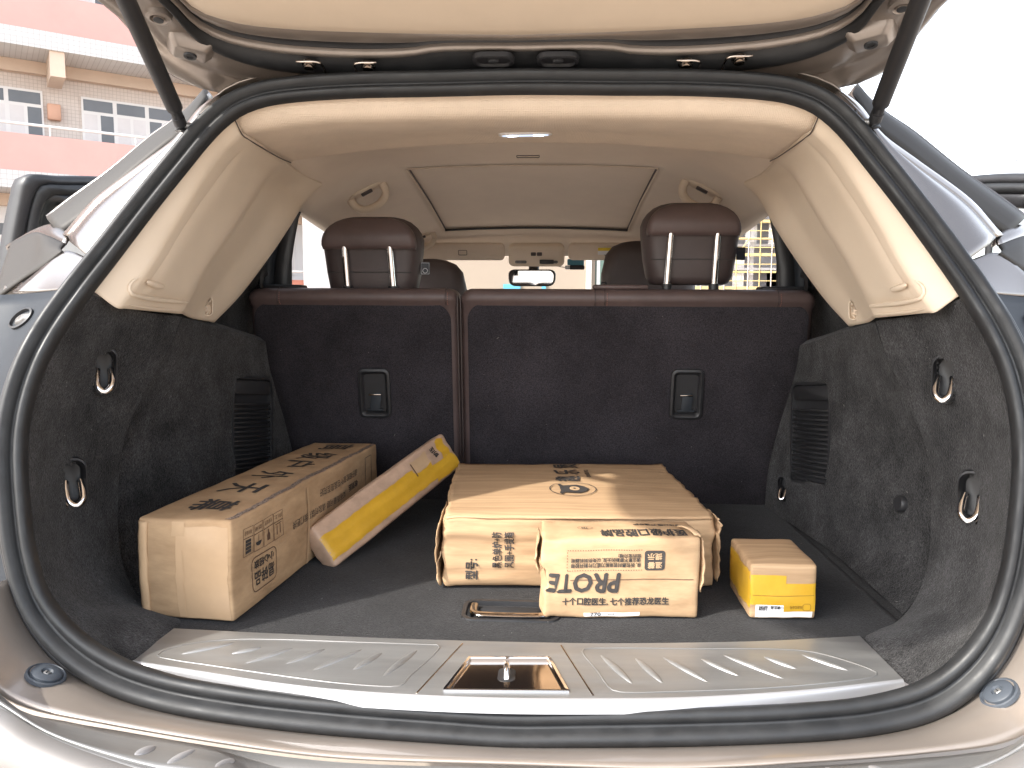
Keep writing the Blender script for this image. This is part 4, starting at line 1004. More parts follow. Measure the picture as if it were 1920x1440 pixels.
# ---- open rear doors, seen past the body sides
def open_door(sg):
    def S(px, py, Y): return U(px, py, Y)
    if sg < 0: base = [S(0, 590, 2.1), S(12, 520, 2.1), S(46, 336, 2.1), S(60, 328, 2.105), S(240, 338, 2.40)]
    else: base = [mir(p) for p in [S(0, 590, 2.1), S(12, 520, 2.1), S(46, 336, 2.1), S(60, 328, 2.105), S(240, 338, 2.40)]]
    dx = base[4] - base[3]; nrm = V((-dx.y, dx.x, 0)).normalized()
    if nrm.y > 0: nrm = -nrm
    top = V((math.copysign(.975, base[3].x), 3.05, base[3].z - .03))
    low = V((base[0].x, base[0].y, CZ - .80)); low2 = V((top.x, top.y, CZ - .80)); mid2 = V((top.x, top.y, CZ - .06))
    du = V((dx.x, dx.y, 0)).normalized()
    def band(k, out, drop=None):
        ins = lambda p, a: p + du * a + V((0, 0, -a * .55)) + nrm * out
        dr = V((0, 0, -(drop if drop is not None else k * .8))) + nrm * out
        return [base[0] + du * k + nrm * out, base[1] + du * k + nrm * out, base[1].lerp(base[2], .8) + du * k * 1.02 + nrm * out, ins(base[2].lerp(base[3], .5), k * 1.1), base[3].lerp(base[4], .25) + dr, base[4] + dr, top + dr]
    m_ = loft('rear_door', [band(0, -.05), band(-.004, -.02), band(.0, .004), band(.024, .010), band(.030, .004)], 60, 14, 'plastic_black', car); facing(m_, CAM)
    o = loft('door_weather_strip', [band(.028, .002), band(.034, .016), band(.050, .020), band(.062, .012), band(.066, .0)], 60, 12, 'rubber', m_); facing(o, CAM)
    o = loft('window_surround', [band(.064, .002), band(.070, .008), band(.100, .006), band(.112, -.004), band(.114, -.03)], 60, 12, 'plastic_black', m_); facing(o, CAM)
    g = me_from([base[0], base[2], base[3], base[4], top, mid2], [(0, 1, 2, 3, 4, 5)], smooth=False); obj('door_glass', g, 'glass_side', m_)
    k = base[3].lerp(base[4], .62); tube('glass_divider', [k + V((0, 0, -.02)), k + V((0, 0, -.40))], .010, 'plastic_black', m_, n=8)
    v = [base[0] + nrm * .03, mid2 + nrm * .03, low2 + nrm * .03, low + nrm * .03]
    dp = obj('door_panel', me_from(v, [(0, 1, 2, 3)], smooth=False), 'leather_dark', m_); solid(dp, .09, 0)
open_door(-1); open_door(1)

# dash camera on the windscreen
c = U(1082, 497, 3.30); dc = thing('dash_camera', 'small black dash camera stuck high on the windscreen beside the mirror', 'camera', c)
frd = Fr(c, (1, 0, 0), (0, 0, 1))
o = box('camera_body', frd, (0, -.010, 0), (.062, .018, .022), 'plastic_black', dc, .004); box('camera_collar', frd, (-.040, -.010, 0), (.020, .016, .020), 'silver_strip', dc, .003)
box('camera_mount', frd, (-.006, .012, .002), (.070, .026, .008), 'blue_sign', dc, .003)
tube('camera_cable', catm([c + V((-.05, 0, -.010)), c + V((-.075, 0, -.006)), c + V((-.11, -.03, .006))], 14), .0018, 'plastic_black', dc, n=6)
c2 = U(1025, 491, 3.10); pm_ = thing('parking_sensor', 'black oblong gadget taped under the overhead console', 'gadget', c2)
box('gadget_body', Fr(c2, (1, 0, 0), (0, 0, 1)), (0, 0, 0), (.056, .016, .014), 'plastic_black', pm_, .002)

# ================================================================== parcels in the luggage bay
class Carton:
    def __init__(s, name, label, o, ex, ey, w, d, h, m='kraft', r=.005, deform=None, step=.011, group=None):
        s.fr = Fr(o, ex, ey); s.w, s.d, s.h, s.r = w, d, h, r; s.df = deform or (lambda p: V((0, 0, 0)))
        s.t = thing(name, label, 'cardboard box', o, group); s.up = {'front': 0, 'top': 0, 'right': 0, 'left': 0, 'back': 0}
        hx, hy = w / 2, d / 2
        def lines(a, b_):
            n = max(2, int((b_ - a - 2 * r) / step)); return [a, a + .3 * r, a + r] + [a + r + (b_ - a - 2 * r) * k / n for k in range(1, n)] + [b_ - r, b_ - .3 * r, b_]
        X, Y_, Z = lines(-hx, hx), lines(-hy, hy), lines(0, h); verts, faces = [], []
        def add(G):
            b0_ = len(verts); nv, nu = len(G), len(G[0])
            for row in G:
                for p in row: verts.append(s.place(V(p)))
            for j in range(nv - 1):
                for i in range(nu - 1): faces.append((b0_ + j * nu + i, b0_ + j * nu + i + 1, b0_ + (j + 1) * nu + i + 1, b0_ + (j + 1) * nu + i))
        add([[(x, -hy, z) for x in X] for z in Z]); add([[(x, hy, z) for x in reversed(X)] for z in Z])
        add([[(hx, y, z) for y in Y_] for z in Z]); add([[(-hx, y, z) for y in reversed(Y_)] for z in Z])
        add([[(x, y, h) for x in X] for y in Y_]); add([[(x, y, 0) for x in X] for y in reversed(Y_)])
        me = me_from(verts, faces, merge=.0004); s.body = obj('carton', me, m, s.t)
    def place(s, p, lift=0.0):
        r = s.r; c = V((max(-s.w / 2 + r, min(s.w / 2 - r, p.x)), max(-s.d / 2 + r, min(s.d / 2 - r, p.y)), max(r, min(s.h - r, p.z))))
        n = p - c
        if n.length > 1e-7: n.normalize(); q = c + n * (r + lift)
        else: q = p
        q = q + s.df(q); return s.fr.p(q.x, q.y, q.z)
    def fp(s, face, u, v, lift=.0006):
        l = lift + s.up[face]
        p = {'front': V((u, -s.d / 2, v)), 'back': V((-u, s.d / 2, v)), 'top': V((u, v, s.h)), 'right': V((s.w / 2, u, v)), 'left': V((-s.w / 2, -u, v))}[face]
        return s.place(p, l)
    def uv(s, face, px, py):
        f_ = s.fr; o, n = {'front': (f_.p(0, -s.d / 2, 0), -f_.y), 'top': (f_.p(0, 0, s.h), f_.z), 'right': (f_.p(s.w / 2, 0, 0), f_.x), 'left': (f_.p(-s.w / 2, 0, 0), -f_.x)}[face]
        q = f_.inv(onpl(px, py, o, n)); return {'front': (q.x, q.z), 'top': (q.x, q.y), 'right': (q.y, q.z), 'left': (-q.y, q.z)}[face]
    def patch(s, face, u0, u1, v0, v1, m, name, lift=.0006, n=(24, 16), rag=0.0, parent=None, shear=0.0):
        G = []
        for j in range(n[1] + 1):
            row = []
            for i in range(n[0] + 1):
                a, b_ = i / n[0], j / n[1]; u = u0 + (u1 - u0) * a; v = v0 + (v1 - v0) * b_ + shear * (a - .5)
                if rag: u += rag * noise.noise(V((v * 60, u0 * 9, 3))) * (1 if i in (0, n[0]) else 0); v += rag * noise.noise(V((u * 45, v0 * 9, 7))) * (1 if j in (0, n[1]) else 0)
                row.append(s.fp(face, u, v, lift))
            G.append(row)
        v, f = grid(G); o = obj(name, me_from(v, f), m, parent or s.t); facing(o, o.data.vertices[0].co + (s.fp(face, (u0 + u1) / 2, (v0 + v1) / 2, lift + .01) - s.fp(face, (u0 + u1) / 2, (v0 + v1) / 2, lift)) * 100); return o
    def poly(s, face, pts, m, name='print_mark', lift=.0011):
        n = len(pts); return obj(name, me_from([s.fp(face, u, v, lift) for u, v in pts], [tuple(range(n))], smooth=False), m, s.t)
    def line(s, face, pts, wd, m, closed=True, name='print_line', lift=.0011):
        k = len(pts); O, I = [], []
        for i in range(k):
            a = V((*pts[i - 1], 0)) if (closed or i) else V((*pts[i], 0)); b_ = V((*pts[(i + 1) % k], 0)) if (closed or i < k - 1) else V((*pts[i], 0))
            t = (b_ - a).normalized(); nn = V((-t.y, t.x, 0)) * wd / 2; c = V((*pts[i], 0)); O.append(c + nn); I.append(c - nn)
        verts = [s.fp(face, p.x, p.y, lift) for p in O] + [s.fp(face, p.x, p.y, lift) for p in I]
        fs = [(i, (i + 1) % k, k + (i + 1) % k, k + i) for i in range(k if closed else k - 1)]
        return obj(name, me_from(verts, fs, smooth=False), m, s.t)
    def text(s, face, body, c, size, rot=0, bold=0.0, m='ink', slant=0.0, lift=.0010):   # size: (width, height) in metres of the upright text
        vs, fs, w, h = textmesh(body); sx, sy = size[0] / w, size[1] / h; a = math.radians(rot); V3, F3 = [], []
        offs = [(0, 0)] if not bold else [(-bold, 0), (bold, 0), (0, -bold), (0, bold)]
        for q, (dx, dy) in enumerate(offs):
            b0_ = len(V3)
            for v in vs:
                x, y = v.x * sx + dx, v.y * sy + dy; x += slant * y
                V3.append(s.fp(face, c[0] + x * math.cos(a) - y * math.sin(a), c[1] + x * math.sin(a) + y * math.cos(a), lift + q * .00012))
            F3 += [tuple(b0_ + i for i in f) for f in fs]
        o = obj('lettering', me_from(V3, F3, smooth=False), m, s.t, 'stuff'); return o
def crumple(amp, f1, aniso=(1, 1, 1), bulge=0.0, dims=(1, 1, 1)):
    A = V(aniso)
    def fn(p):
        q = V((p.x * A.x, p.y * A.y, p.z * A.z)) * f1
        n = noise.noise_vector(q) * amp + noise.noise_vector(q * 2.7 + V((5, 3, 1))) * amp * .4
        if bulge:
            u, v, w = p.x / dims[0] * 2, p.y / dims[1] * 2, (p.z / dims[2] - .5) * 2
            n += V((u * (1 - v * v) * (1 - w * w), v * (1 - u * u) * (1 - w * w), w * (1 - u * u) * (1 - v * v))) * bulge
        return n
    return fn

# ---- long printed box
A = onz(440, 1164, FLOOR); ztop = .182
fl_, frr = onz(247, 972, FLOOR + ztop), onz(439, 974, FLOOR + ztop); rr_, rl_ = onz(698, 829, FLOOR + ztop), onz(596, 831, FLOOR + ztop)
ey = ((rr_ - frr) + (rl_ - fl_)); ey.z = 0; ey.normalize(); ex = V((ey.y, -ey.x, 0))
w_, d_ = abs((frr - fl_).dot(ex)), ((rr_ - frr).dot(ey) + (rl_ - fl_).dot(ey)) / 2
cb = (fl_ + frr) / 2 + ey * d_ / 2; cb.z = FLOOR + .004
LB = Carton('long_parcel', 'long brown cardboard box printed with large black characters, lying against the side carpet', cb, ex, ey, w_, d_, ztop - .004, 'kraft', .006,
            crumple(.0034, 8, (1, .7, 1), .005, (w_, d_, ztop)))
for ch, px, py in (('幕', 400, 948), ('天', 456, 919), ('外', 512, 894), ('户', 560, 872), ('级', 594, 858), ('高', 632, 839)):
    LB.text('top', ch, LB.uv('top', px, py), (.070, .082), -90, .0008)
rs = lambda px, py: LB.uv('right', px, py)
a, b_ = rs(455, 1016), rs(473, 1005)
fx = [(455, 473, 1017, 1005), (475, 491, 1006, 996), (493, 510, 996, 987), (511, 527, 986, 977)]
hgt = abs(rs(464, 986)[1] - rs(464, 1041)[1]) * .98
for k, (xa, xb, ya, yb_) in enumerate(fx):
    u0, v0 = rs(xa, ya); u1, _ = rs(xb, yb_); vc = v0 - .002; h2 = hgt / 2
    LB.line('right', [(u0, vc - h2), (u1, vc - h2), (u1, vc + h2), (u0, vc + h2)], .0014, 'ink_brown')
    LB.line('right', [(u0, vc + h2 * .28), (u1, vc + h2 * .28)], .0014, 'ink_brown', closed=False)
    um, W2 = (u0 + u1) / 2, abs(u1 - u0)
    LB.text('right', ('堆码极限', '防潮', '轻拿轻放', '向上')[k], (um, vc + h2 * .64), (W2 * .78, h2 * .34), 180, 0, 'ink_brown')
    if k == 0:
        for j in range(4): LB.poly('right', [(um - W2 * .28, vc - h2 * .86 + j * h2 * .26), (um + W2 * .28, vc - h2 * .86 + j * h2 * .26), (um + W2 * .28, vc - h2 * .64 + j * h2 * .26), (um - W2 * .28, vc - h2 * .64 + j * h2 * .26)], 'ink')
    if k == 1:
        LB.poly('right', [(um + W2 * .34 * math.cos(PI + PI * i / 10), vc - h2 * .36 + h2 * .32 * math.sin(PI + PI * i / 10)) for i in range(11)], 'ink')
        LB.line('right', [(um, vc - h2 * .36), (um, vc + h2 * .10), (um + W2 * .08, vc + h2 * .16)], .0012, 'ink', closed=False)
    if k == 2:
        LB.poly('right', [(um - W2 * .15, vc - h2 * .7), (um + W2 * .15, vc - h2 * .7), (um + W2 * .15, vc - h2 * .3), (um + W2 * .05, vc - h2 * .1), (um + W2 * .05, vc + h2 * .1), (um - W2 * .05, vc + h2 * .1), (um - W2 * .05, vc - h2 * .1), (um - W2 * .15, vc - h2 * .3)], 'ink_brown')
    if k == 3:
        LB.line('right', [(u0 + W2 * .18, vc + h2 * .1), (u1 - W2 * .18, vc + h2 * .1)], .0016, 'ink_brown', closed=False)
        for du in (-.17, .17): LB.line('right', [(um + du * W2, vc + h2 * .02), (um + du * W2, vc - h2 * .72)], .0022, 'ink_brown', closed=False)
ca = rs(494, 1066); hb = abs(rs(494, 1034)[1] - rs(494, 1098)[1]) / 2; wb = abs(rs(473, 1076)[0] - rs(515, 1054)[0]) / 2
LB.line('right', [(ca[0] + x, ca[1] + y) for x, y in rr(wb * 2, hb * 2, .012)], .0018, 'ink_brown')
LB.text('right', '易碎品', (ca[0], ca[1] - hb * .30), (wb * 1.6, hb * .80), 180, .0004)
LB.text('right', '小心轻放', (ca[0], ca[1] + hb * .52), (wb * 1.6, hb * .50), 180, .0004)
p_, q_ = rs(544, 986), rs(643, 928); LB.text('right', '如有质量问题 请及时联系我们更换', ((p_[0] + q_[0]) / 2, (p_[1] + q_[1]) / 2), (abs(q_[0] - p_[0]), .0165), 180, 0)
p_, q_ = rs(597, 927), rs(667, 884); LB.text('right', '请仔细检查外包装是否完好', ((p_[0] + q_[0]) / 2, (p_[1] + q_[1]) / 2), (abs(q_[0] - p_[0]), .0165), 180, 0)
p_, q_ = rs(651, 913), rs(665, 905); LB.text('right', '收到后', ((p_[0] + q_[0]) / 2, (p_[1] + q_[1]) / 2 - .002), (abs(q_[0] - p_[0]) * 1.3, .016), 180, .0003)
p_, q_ = rs(682, 868), rs(694, 900); LB.line('right', [(p_[0], p_[1] + .012), (q_[0], p_[1] + .012), (q_[0], p_[1] - .075), (p_[0], p_[1] - .075)], .003, 'ink')
# dark speckled tape along the top edge, seam tape on the end, folded end flap
LB.patch('top', LB.w / 2 - .013, LB.w / 2 - .003, -LB.d / 2 + .006, LB.d / 2 - .01, 'speckle_tape', 'seam_tape', n=(4, 60), rag=.004)
LB.patch('front', -.012, LB.w / 2 - .006, .004, LB.h - .012, 'tape_clear', 'clear_tape', n=(20, 20), rag=.0022)
LB.patch('front', -.020, .004, LB.h - .028, LB.h - .002, 'kraft_light', 'tape_end', n=(6, 6), rag=.002, lift=.0012)
G = [[LB.fp('front', -LB.w / 2 + .003 + .018 * i / 4, LB.h * (.02 + .95 * j / 16), .002 + .0035 * math.sin(PI * i / 4) + .001 * noise.noise(V((i * .4, j * .7, 2)))) for i in range(5)] for j in range(17)]
v, f = grid(G); o = obj('end_flap', me_from(v, f), 'kraft_light', LB.t); facing(o, CAM); solid(o, .003)
# dent line running down the end
LB.line('front', [(.002 + .006 * noise.noise(V((k * .5, 1, 1))), LB.h * (.04 + .06 * k)) for k in range(12)], .0016, 'kraft_light', closed=False, name='crease', lift=.0016)
LB.line('right', [(-LB.d / 2 + .30 + .004 * noise.noise(V((k * .6, 4, 1))), LB.h * (.02 + .09 * k)) for k in range(11)], .009, 'kraft_light', closed=False, name='crease', lift=.0018)

# ---- large flat box
p_fl, p_fr, p_rl, p_rr = onz(822, 1100, FLOOR), onz(1321, 1104, FLOOR), None, None
zt = .146
tfl, tfr, trl, trr = onz(819, 966, FLOOR + zt), onz(1327, 968, FLOOR + zt), onz(864, 870, FLOOR + zt), onz(1255, 870, FLOOR + zt)
ex = (tfr - tfl) + (trr - trl); ex.z = 0; ex.normalize(); ey = V((-ex.y, ex.x, 0))
w_ = ((tfr - tfl).dot(ex) + (trr - trl).dot(ex)) / 2; d_ = ((trl - tfl).dot(ey) + (trr - tfr).dot(ey)) / 2
cb = (tfl + tfr + trl + trr) / 4; cb.z = FLOOR + .004
def bb_def(p):
    n = crumple(.0030, 6, (1, 1, 1), .006, (w_, d_, zt))(p)
    k = max(0, min(1, (-p.y - d_ / 2 + .05) / .05))          # front face: crushed into horizontal folds
    n.y += k * (.0048 * noise.noise(V((p.x * 3.2, 2, p.z * 52))) + .0025 * noise.noise(V((p.x * 9, 5, p.z * 90))))
    n.z += .0009 * noise.noise(V((p.x * 2.0, p.y * 60, 4))) * max(0, min(1, (p.z - zt * .7) / .03))
    e = max(0, min(1, (abs(p.x) - w_ / 2 + .03) / .03)); n += noise.noise_vector(p * 34) * .006 * e
    return n
BB = Carton('flat_parcel', 'large flat crumpled brown box with round animal logo printed on its lid', cb, ex, ey, w_, d_, zt - .009, 'kraft_lined', .007, bb_def, step=.007)
# lid flaps lie on top, their edge hanging over the front
G = []
for j in range(41):
    row = []
    for i in range(71):
        x = -w_ / 2 + .004 + (w_ - .008) * i / 70; y = -d_ / 2 - .004 + (d_ + .002) * j / 40
        e = max(0, 1 - j / 3.0)
        q = V((x, y, BB.h)); dfm = BB.df(V((x, max(y, -d_ / 2), BB.h)))
        row.append(BB.fr.p(x + dfm.x, y + dfm.y * (0 if j < 3 else 1) + .0015 * noise.noise(V((x * 20, j * .3, 2))), BB.h + .005 + dfm.z - .003 * e * e))
    G.append(row)
v, f = grid(G); lid = obj('lid_flap', me_from(v, f), 'kraft_lined', BB.t); facing(lid, CAM); solid(lid, .0035)
BB.up['top'] = .0056
for ch, px, py in (('趣', 1064, 907), ('乐', 1062, 893.5), ('煲', 1059, 881)):
    BB.text('top', ch, BB.uv('top', px, py), (.052, .058), 90, .0011)
BB.text('top', 'DULELOG', BB.uv('top', 1100, 897), (.080, .010), 90, .0004)
lc = BB.uv('top', 1074, 927); lw = .100; lh = abs(BB.uv('top', 1074, 914)[1] - BB.uv('top', 1074, 940)[1])
BB.line('top', [(lc[0] + x, lc[1] + y) for x, y in ell(lw, lh, 40)], .0022, 'ink')
head = [(-.62, -.52), (-.50, -.60), (-.38, -.42), (-.1, -.46), (.25, -.50), (.55, -.30), (.72, 0), (.55, .30), (.25, .50), (-.1, .46), (-.38, .42), (-.50, .60), (-.62, .52), (-.54, .2), (-.56, 0), (-.54, -.2)]
BB.poly('top', [(lc[0] + x * lw * .5, lc[1] + y * lh * .62) for x, y in head], 'ink', lift=.0010)
BB.poly('top', [(lc[0] + .004 + x, lc[1] + y) for x, y in ell(lw * .22, lh * .30, 16)], 'kraft_light', lift=.0014)
BB.poly('top', [(lc[0] + .004 + x, lc[1] + y) for x, y in ell(lw * .06, lh * .09, 10)], 'ink', lift=.0018)
c_ = BB.uv('front', 885, 1067); BB.text('front', '型号:', c_, (.040, .0235), 90, .0007, lift=.0016)
c_ = BB.uv('front', 932, 1030); BB.text('front', '黑色单炉+防', c_, (.071, .0185), 90, .0004, lift=.0016)
c_ = BB.uv('front', 955, 1030); BB.text('front', '风圈+手提箱', c_, (.071, .0185), 90, .0004, lift=.0016)
# ragged end flaps and film
def rag_flap(B_, side, y0, y1, z0, z1, out, m, name, seed, n=14):
    G = []
    for j in range(n + 1):
        row = []
        for i in range(9):
            a, b__ = i / 8, j / n; y = y0 + (y1 - y0) * a; z = z0 + (z1 - z0) * b__
            e = noise.noise(V((b__ * 4, seed, 1))) * .012; x = side * (B_.w / 2 + .002 + out * (.35 + .65 * math.sin(PI * b__)) * (1 - a) + .004 * noise.noise(V((a * 3, b__ * 6, seed))))
            row.append(B_.fr.p(x, y + (e if i == 0 else 0), z + (.004 * noise.noise(V((a * 5, seed, 3))))))
        G.append(row)
    v, f = grid(G); o = obj(name, me_from(v, f), m, B_.t); facing(o, CAM + V((side, 0, 0))); solid(o, .0022, 0); return o
rag_flap(BB, -1, -d_ / 2 - .010, -d_ / 2 + .16, .028, BB.h - .008, .011, 'kraft', 'end_flap', 3.1)
rag_flap(BB, -1, -d_ / 2 + .002, -d_ / 2 + .10, .001, .070, .008, 'kraft_light', 'end_flap', 8.7)
rag_flap(BB, 1, -d_ / 2 - .010, -d_ / 2 + .10, .016, .110, .006, 'kraft', 'end_flap', 5.9)
rag_flap(BB, 1, -d_ / 2 - .012, -d_ / 2 + .06, BB.h - .035, BB.h + .002, .008, 'kraft_light', 'end_flap', 1.4)

# ---- box with upside-down print, in front of the flat one
zt2 = .142; pfl, pfr = onz(1014, 1160, FLOOR), onz(1309, 1162, FLOOR)
ex = pfr - pfl; ex.z = 0; w2 = ex.length; ex.normalize(); ey = V((-ex.y, ex.x, 0)); d2 = .112
cb2 = (pfl + pfr) / 2 + ey * d2 / 2; cb2.z = FLOOR + .003
def pb_def(p):
    n = crumple(.0026, 10, (1, 1, 1), .004, (w2, d2, zt2))(p)
    k = max(0, min(1, (-p.x - w2 / 2 + .05) / .05)); n += noise.noise_vector(V((p.x * 30, p.y * 20, p.z * 14))) * .007 * k + V((.010 * k * (1 if .05 < p.z < .09 else .25), 0, 0))
    e = max(0, min(1, (p.z - zt2 + .05) / .05)); n.y += -.002 * e * math.sin(p.x * 18)
    n.z += .004 * e * (p.x / w2)
    return n
PB = Carton('printed_parcel', 'brown box with upside-down black lettering standing in front of the flat box', cb2, ex, ey, w2, d2, zt2, 'kraft', .006, pb_def, step=.008)
pf = lambda x, y: PB.uv('front', x, y)
def px_text(B_, face, body, x0, x1, y0, y1, rot, bold, m='ink', **k):
    a, b_ = B_.uv(face, x0, (y0 + y1) / 2), B_.uv(face, x1, (y0 + y1) / 2); c_, e_ = B_.uv(face, (x0 + x1) / 2, y0), B_.uv(face, (x0 + x1) / 2, y1)
    return B_.text(face, body, ((a[0] + b_[0]) / 2, (c_[1] + e_[1]) / 2), (abs(b_[0] - a[0]), abs(c_[1] - e_[1])), rot, bold, m, **k)
px_text(PB, 'front', 'PROTE', 1022, 1160, 1074, 1108, 180, .0015, slant=.14)
px_text(PB, 'front', '十个口腔医生, 七个推荐恐龙医生', 1053, 1254, 1119, 1133, 0, .0005)
px_text(PB, 'front', '亲, 拆包裹时若用剪刀或刀片割开胶带', 1071, 1201, 1054, 1063, 180, .0002)
px_text(PB, 'front', '请注意不要割的太深, 以免伤到机器呢', 1071, 1201, 1045, 1053, 180, .0002)
px_text(PB, 'front', '您的宝贝哦!', 1159, 1202, 1038, 1045, 180, .0002)
a, b_ = pf(1063, 1068), pf(1207, 1031)
def dashes(pts, n):
    P = catm([V((*p, 0)) for p in pts], 2 * n + 1)
    for k in range(0, 2 * n, 2): PB.line('front', [(P[k].x, P[k].y), (P[k].lerp(P[k + 1], .9).x, P[k].lerp(P[k + 1], .9).y)], .0013, 'ink_brown', closed=False, name='print_dash')
dashes([(a[0], a[1]), (b_[0], a[1])], 30); dashes([(a[0], b_[1]), (b_[0], b_[1])], 30); dashes([(a[0], a[1]), (a[0], b_[1])], 7)
c0_, c1_ = pf(1208, 1070), pf(1246, 1033); cm = ((c0_[0] + c1_[0]) / 2, (c0_[1] + c1_[1]) / 2); cw, chh = abs(c1_[0] - c0_[0]), abs(c1_[1] - c0_[1])
PB.poly('front', [(cm[0] + x, cm[1] + y) for x, y in rr(cw, chh, .005)], 'ink', lift=.0009)
px_text(PB, 'front', '温馨', 1214, 1240, 1054, 1066, 180, .0003, 'kraft_light', lift=.0016); px_text(PB, 'front', '提示', 1214, 1240, 1038, 1050, 180, .0003, 'kraft_light', lift=.0016)
px_text(PB, 'top', '医护级口腔品牌', 1128, 1284, 997, 1008, 180, .0010); px_text(PB, 'top', '专注口腔·严谨守护', 1188, 1274, 986.5, 990, 180, .0003)
c_ = PB.uv('top', 1097, 993); PB.line('top', [(c_[0] + x, c_[1] + y) for x, y in ell(.028, .016, 20)], .0008, 'ink_brown'); PB.text('top', 'TM', c_, (.012, .007), 180, .0002)
a, b_ = pf(1094, 1160), pf(1200, 1148); lab = PB.patch('front', a[0], b_[0], .004, abs(b_[1]) + .001, 'paper_white', 'shipping_label', n=(12, 4))
PB.text('front', '770', (a[0] + .020, .008), (.018, .006), 0, .0002, lift=.0014); PB.text('front', '小森特惠', (a[0] + .045, .008), (.016, .004), 0, 0, lift=.0014)
# seam across the front, loose tongues at the ends
PB.line('front', [(-w2 / 2 + .05 + (w2 - .06) * k / 10, pf(1150, 1086)[1] + .001 * noise.noise(V((k, 0, 0)))) for k in range(11)], .0012, 'ink_brown', closed=False, name='crease')
rag_flap(PB, 1, -d2 / 2 + .004, d2 / 2 - .01, .045, zt2 - .004, .006, 'kraft_light', 'end_flap', 2.2)
rag_flap(PB, -1, -d2 / 2 + .004, d2 / 2 - .02, .075, zt2 - .006, .007, 'kraft', 'end_flap', 6.3)
G = [[PB.fp('top', w2 / 2 - .030 + .011 * i / 4 + .020 * (1 - j / 8), -d2 / 2 + .006 + .050 * j / 8, .004 + .012 * (j / 8) * (1 - j / 8) * 2) for i in range(5)] for j in range(9)]
v, f = grid(G); o = obj('torn_flap', me_from(v, f), 'kraft_light', PB.t); facing(o, CAM); solid(o, .003)

# ---- small box with yellow tape
zt3 = .100; a, b_ = onz(1409, 1165, FLOOR), onz(1532, 1167, FLOOR); ex = b_ - a; ex.z = 0; w3 = ex.length
tl3, tr3 = onz(1375, 1010, FLOOR + zt3), onz(1479, 1010, FLOOR + zt3)
fl3, fr3 = onz(1410, 1060, FLOOR + zt3), onz(1531, 1058, FLOOR + zt3)
ey = ((tl3 - fl3) + (tr3 - fr3)); ey.z = 0; ey.normalize(); ex = V((ey.y, -ey.x, 0)); w3 = (fr3 - fl3).dot(ex); d3 = ((tl3 - fl3) + (tr3 - fr3)).dot(ey) / 2
cb3 = (fl3 + fr3 + tl3 + tr3) / 4; cb3.z = FLOOR + .003
SB = Carton('taped_parcel', 'small brown box with broad yellow tape and white label, standing alone', cb3, ex, ey, w3, d3, zt3 - .003, 'kraft_lined', .005, crumple(.0024, 12, (1, 1, 1), .004, (w3, d3, zt3)), step=.007)
H3 = SB.h
SB.patch('front', -w3 / 2 - .0, w3 / 2 + .0, H3 * .26, H3 * .66, 'tape_yellow', 'yellow_tape', n=(30, 14))
SB.patch('front', -w3 / 2 - .0, .004, H3 * .60, H3 * .80, 'tape_yellow', 'yellow_tape', n=(16, 8), lift=.0009)
SB.patch('left', -d3 / 2, d3 / 2, H3 * .20, H3 * .86, 'tape_yellow', 'yellow_tape', n=(24, 12), rag=.006)
SB.patch('front', -w3 / 2 + .010, w3 / 2 - .006, .003, H3 * .34, 'paper_white', 'shipping_label', n=(14, 8), lift=.0004)
SB.patch('front', .001, w3 / 2 - .002, H3 * .14, H3 * .30, 'tape_yellow', 'yellow_tape', n=(14, 6), lift=.0010)
SB.text('front', '一律正品', (-w3 * .09, H3 * .215), (.022, .0055), 180, .0002, lift=.0012)
SB.text('front', '关注公众号', (w3 * .20, H3 * .22), (.022, .006), 180, .0002, 'ink_faint', lift=.0016)
c_ = (w3 * .36, H3 * .22); SB.line('front', [(c_[0] + x, c_[1] + y) for x, y in rr(.013, .012, .004)], .0012, 'ink_faint', lift=.0016)
SB.text('front', '品质保障', (-w3 * .30, H3 * .20), (.015, .008), 180, .0001, 'ink', lift=.0012)
SB.line('front', [(-w3 / 2 + .004 + (w3 - .008) * k / 10, H3 * .43 + .0008 * noise.noise(V((k, 3, 0)))) for k in range(11)], .0014, 'ink_faint', closed=False, name='tape_fold', lift=.0010)
SB.patch('front', -w3 / 2 + .004, w3 / 2 - .004, H3 * .93, H3 * .965, 'kraft_light', 'edge_fold', n=(12, 3), lift=.0012)

# ---- slim parcel leaning between the long and the flat box
N0 = onz(632, 1062, FLOOR + .004); F0 = U(868, 870, 1.965); ax = (F0 - N0); l4 = ax.length; ax.normalize()
_ra = ray(590, 999); _ra /= _ra.y; _Y = (N0 - CAM).dot(ax) / _ra.dot(ax)
W0 = CAM + _ra * _Y - N0; w4 = W0.length * 1.16; W0.normalize()
nz4 = ax.cross(W0)
if nz4.dot(CAM - N0) < 0: nz4 = -nz4
t4 = .045
# local frame: x along the parcel, y up its broad face, z out of the broad face
o4 = N0 + ax * l4 / 2 + W0 * w4 / 2 - nz4 * t4
fr4 = Fr(o4, ax, W0)
if fr4.z.dot(nz4) < 0: fr4 = Fr(o4, -ax, W0)
fl4 = 1 if fr4.x.dot(ax) > 0 else -1
def sp_def(p):
    n = crumple(.0022, 8, (.5, 1.6, 1), .003, (l4, w4, t4))(p); n.z += .003 * noise.noise(V((p.x * 6, p.y * 60, 2))); n += noise.noise_vector(p * 26) * .003 * max(0, (abs(p.x) - l4 / 2 + .03) / .03); return n
SP = Carton('slim_parcel', 'slim brown parcel wound with yellow tape, leaning up beside the long box', o4, fr4.x, fr4.y, l4, w4, t4, 'kraft_pink', .007, sp_def, step=.007)
SP.patch('top', -l4 / 2 * fl4, l4 * .30 * fl4, -w4 * .36, w4 * .20, 'tape_yellow', 'yellow_tape', n=(50, 12), rag=.003)
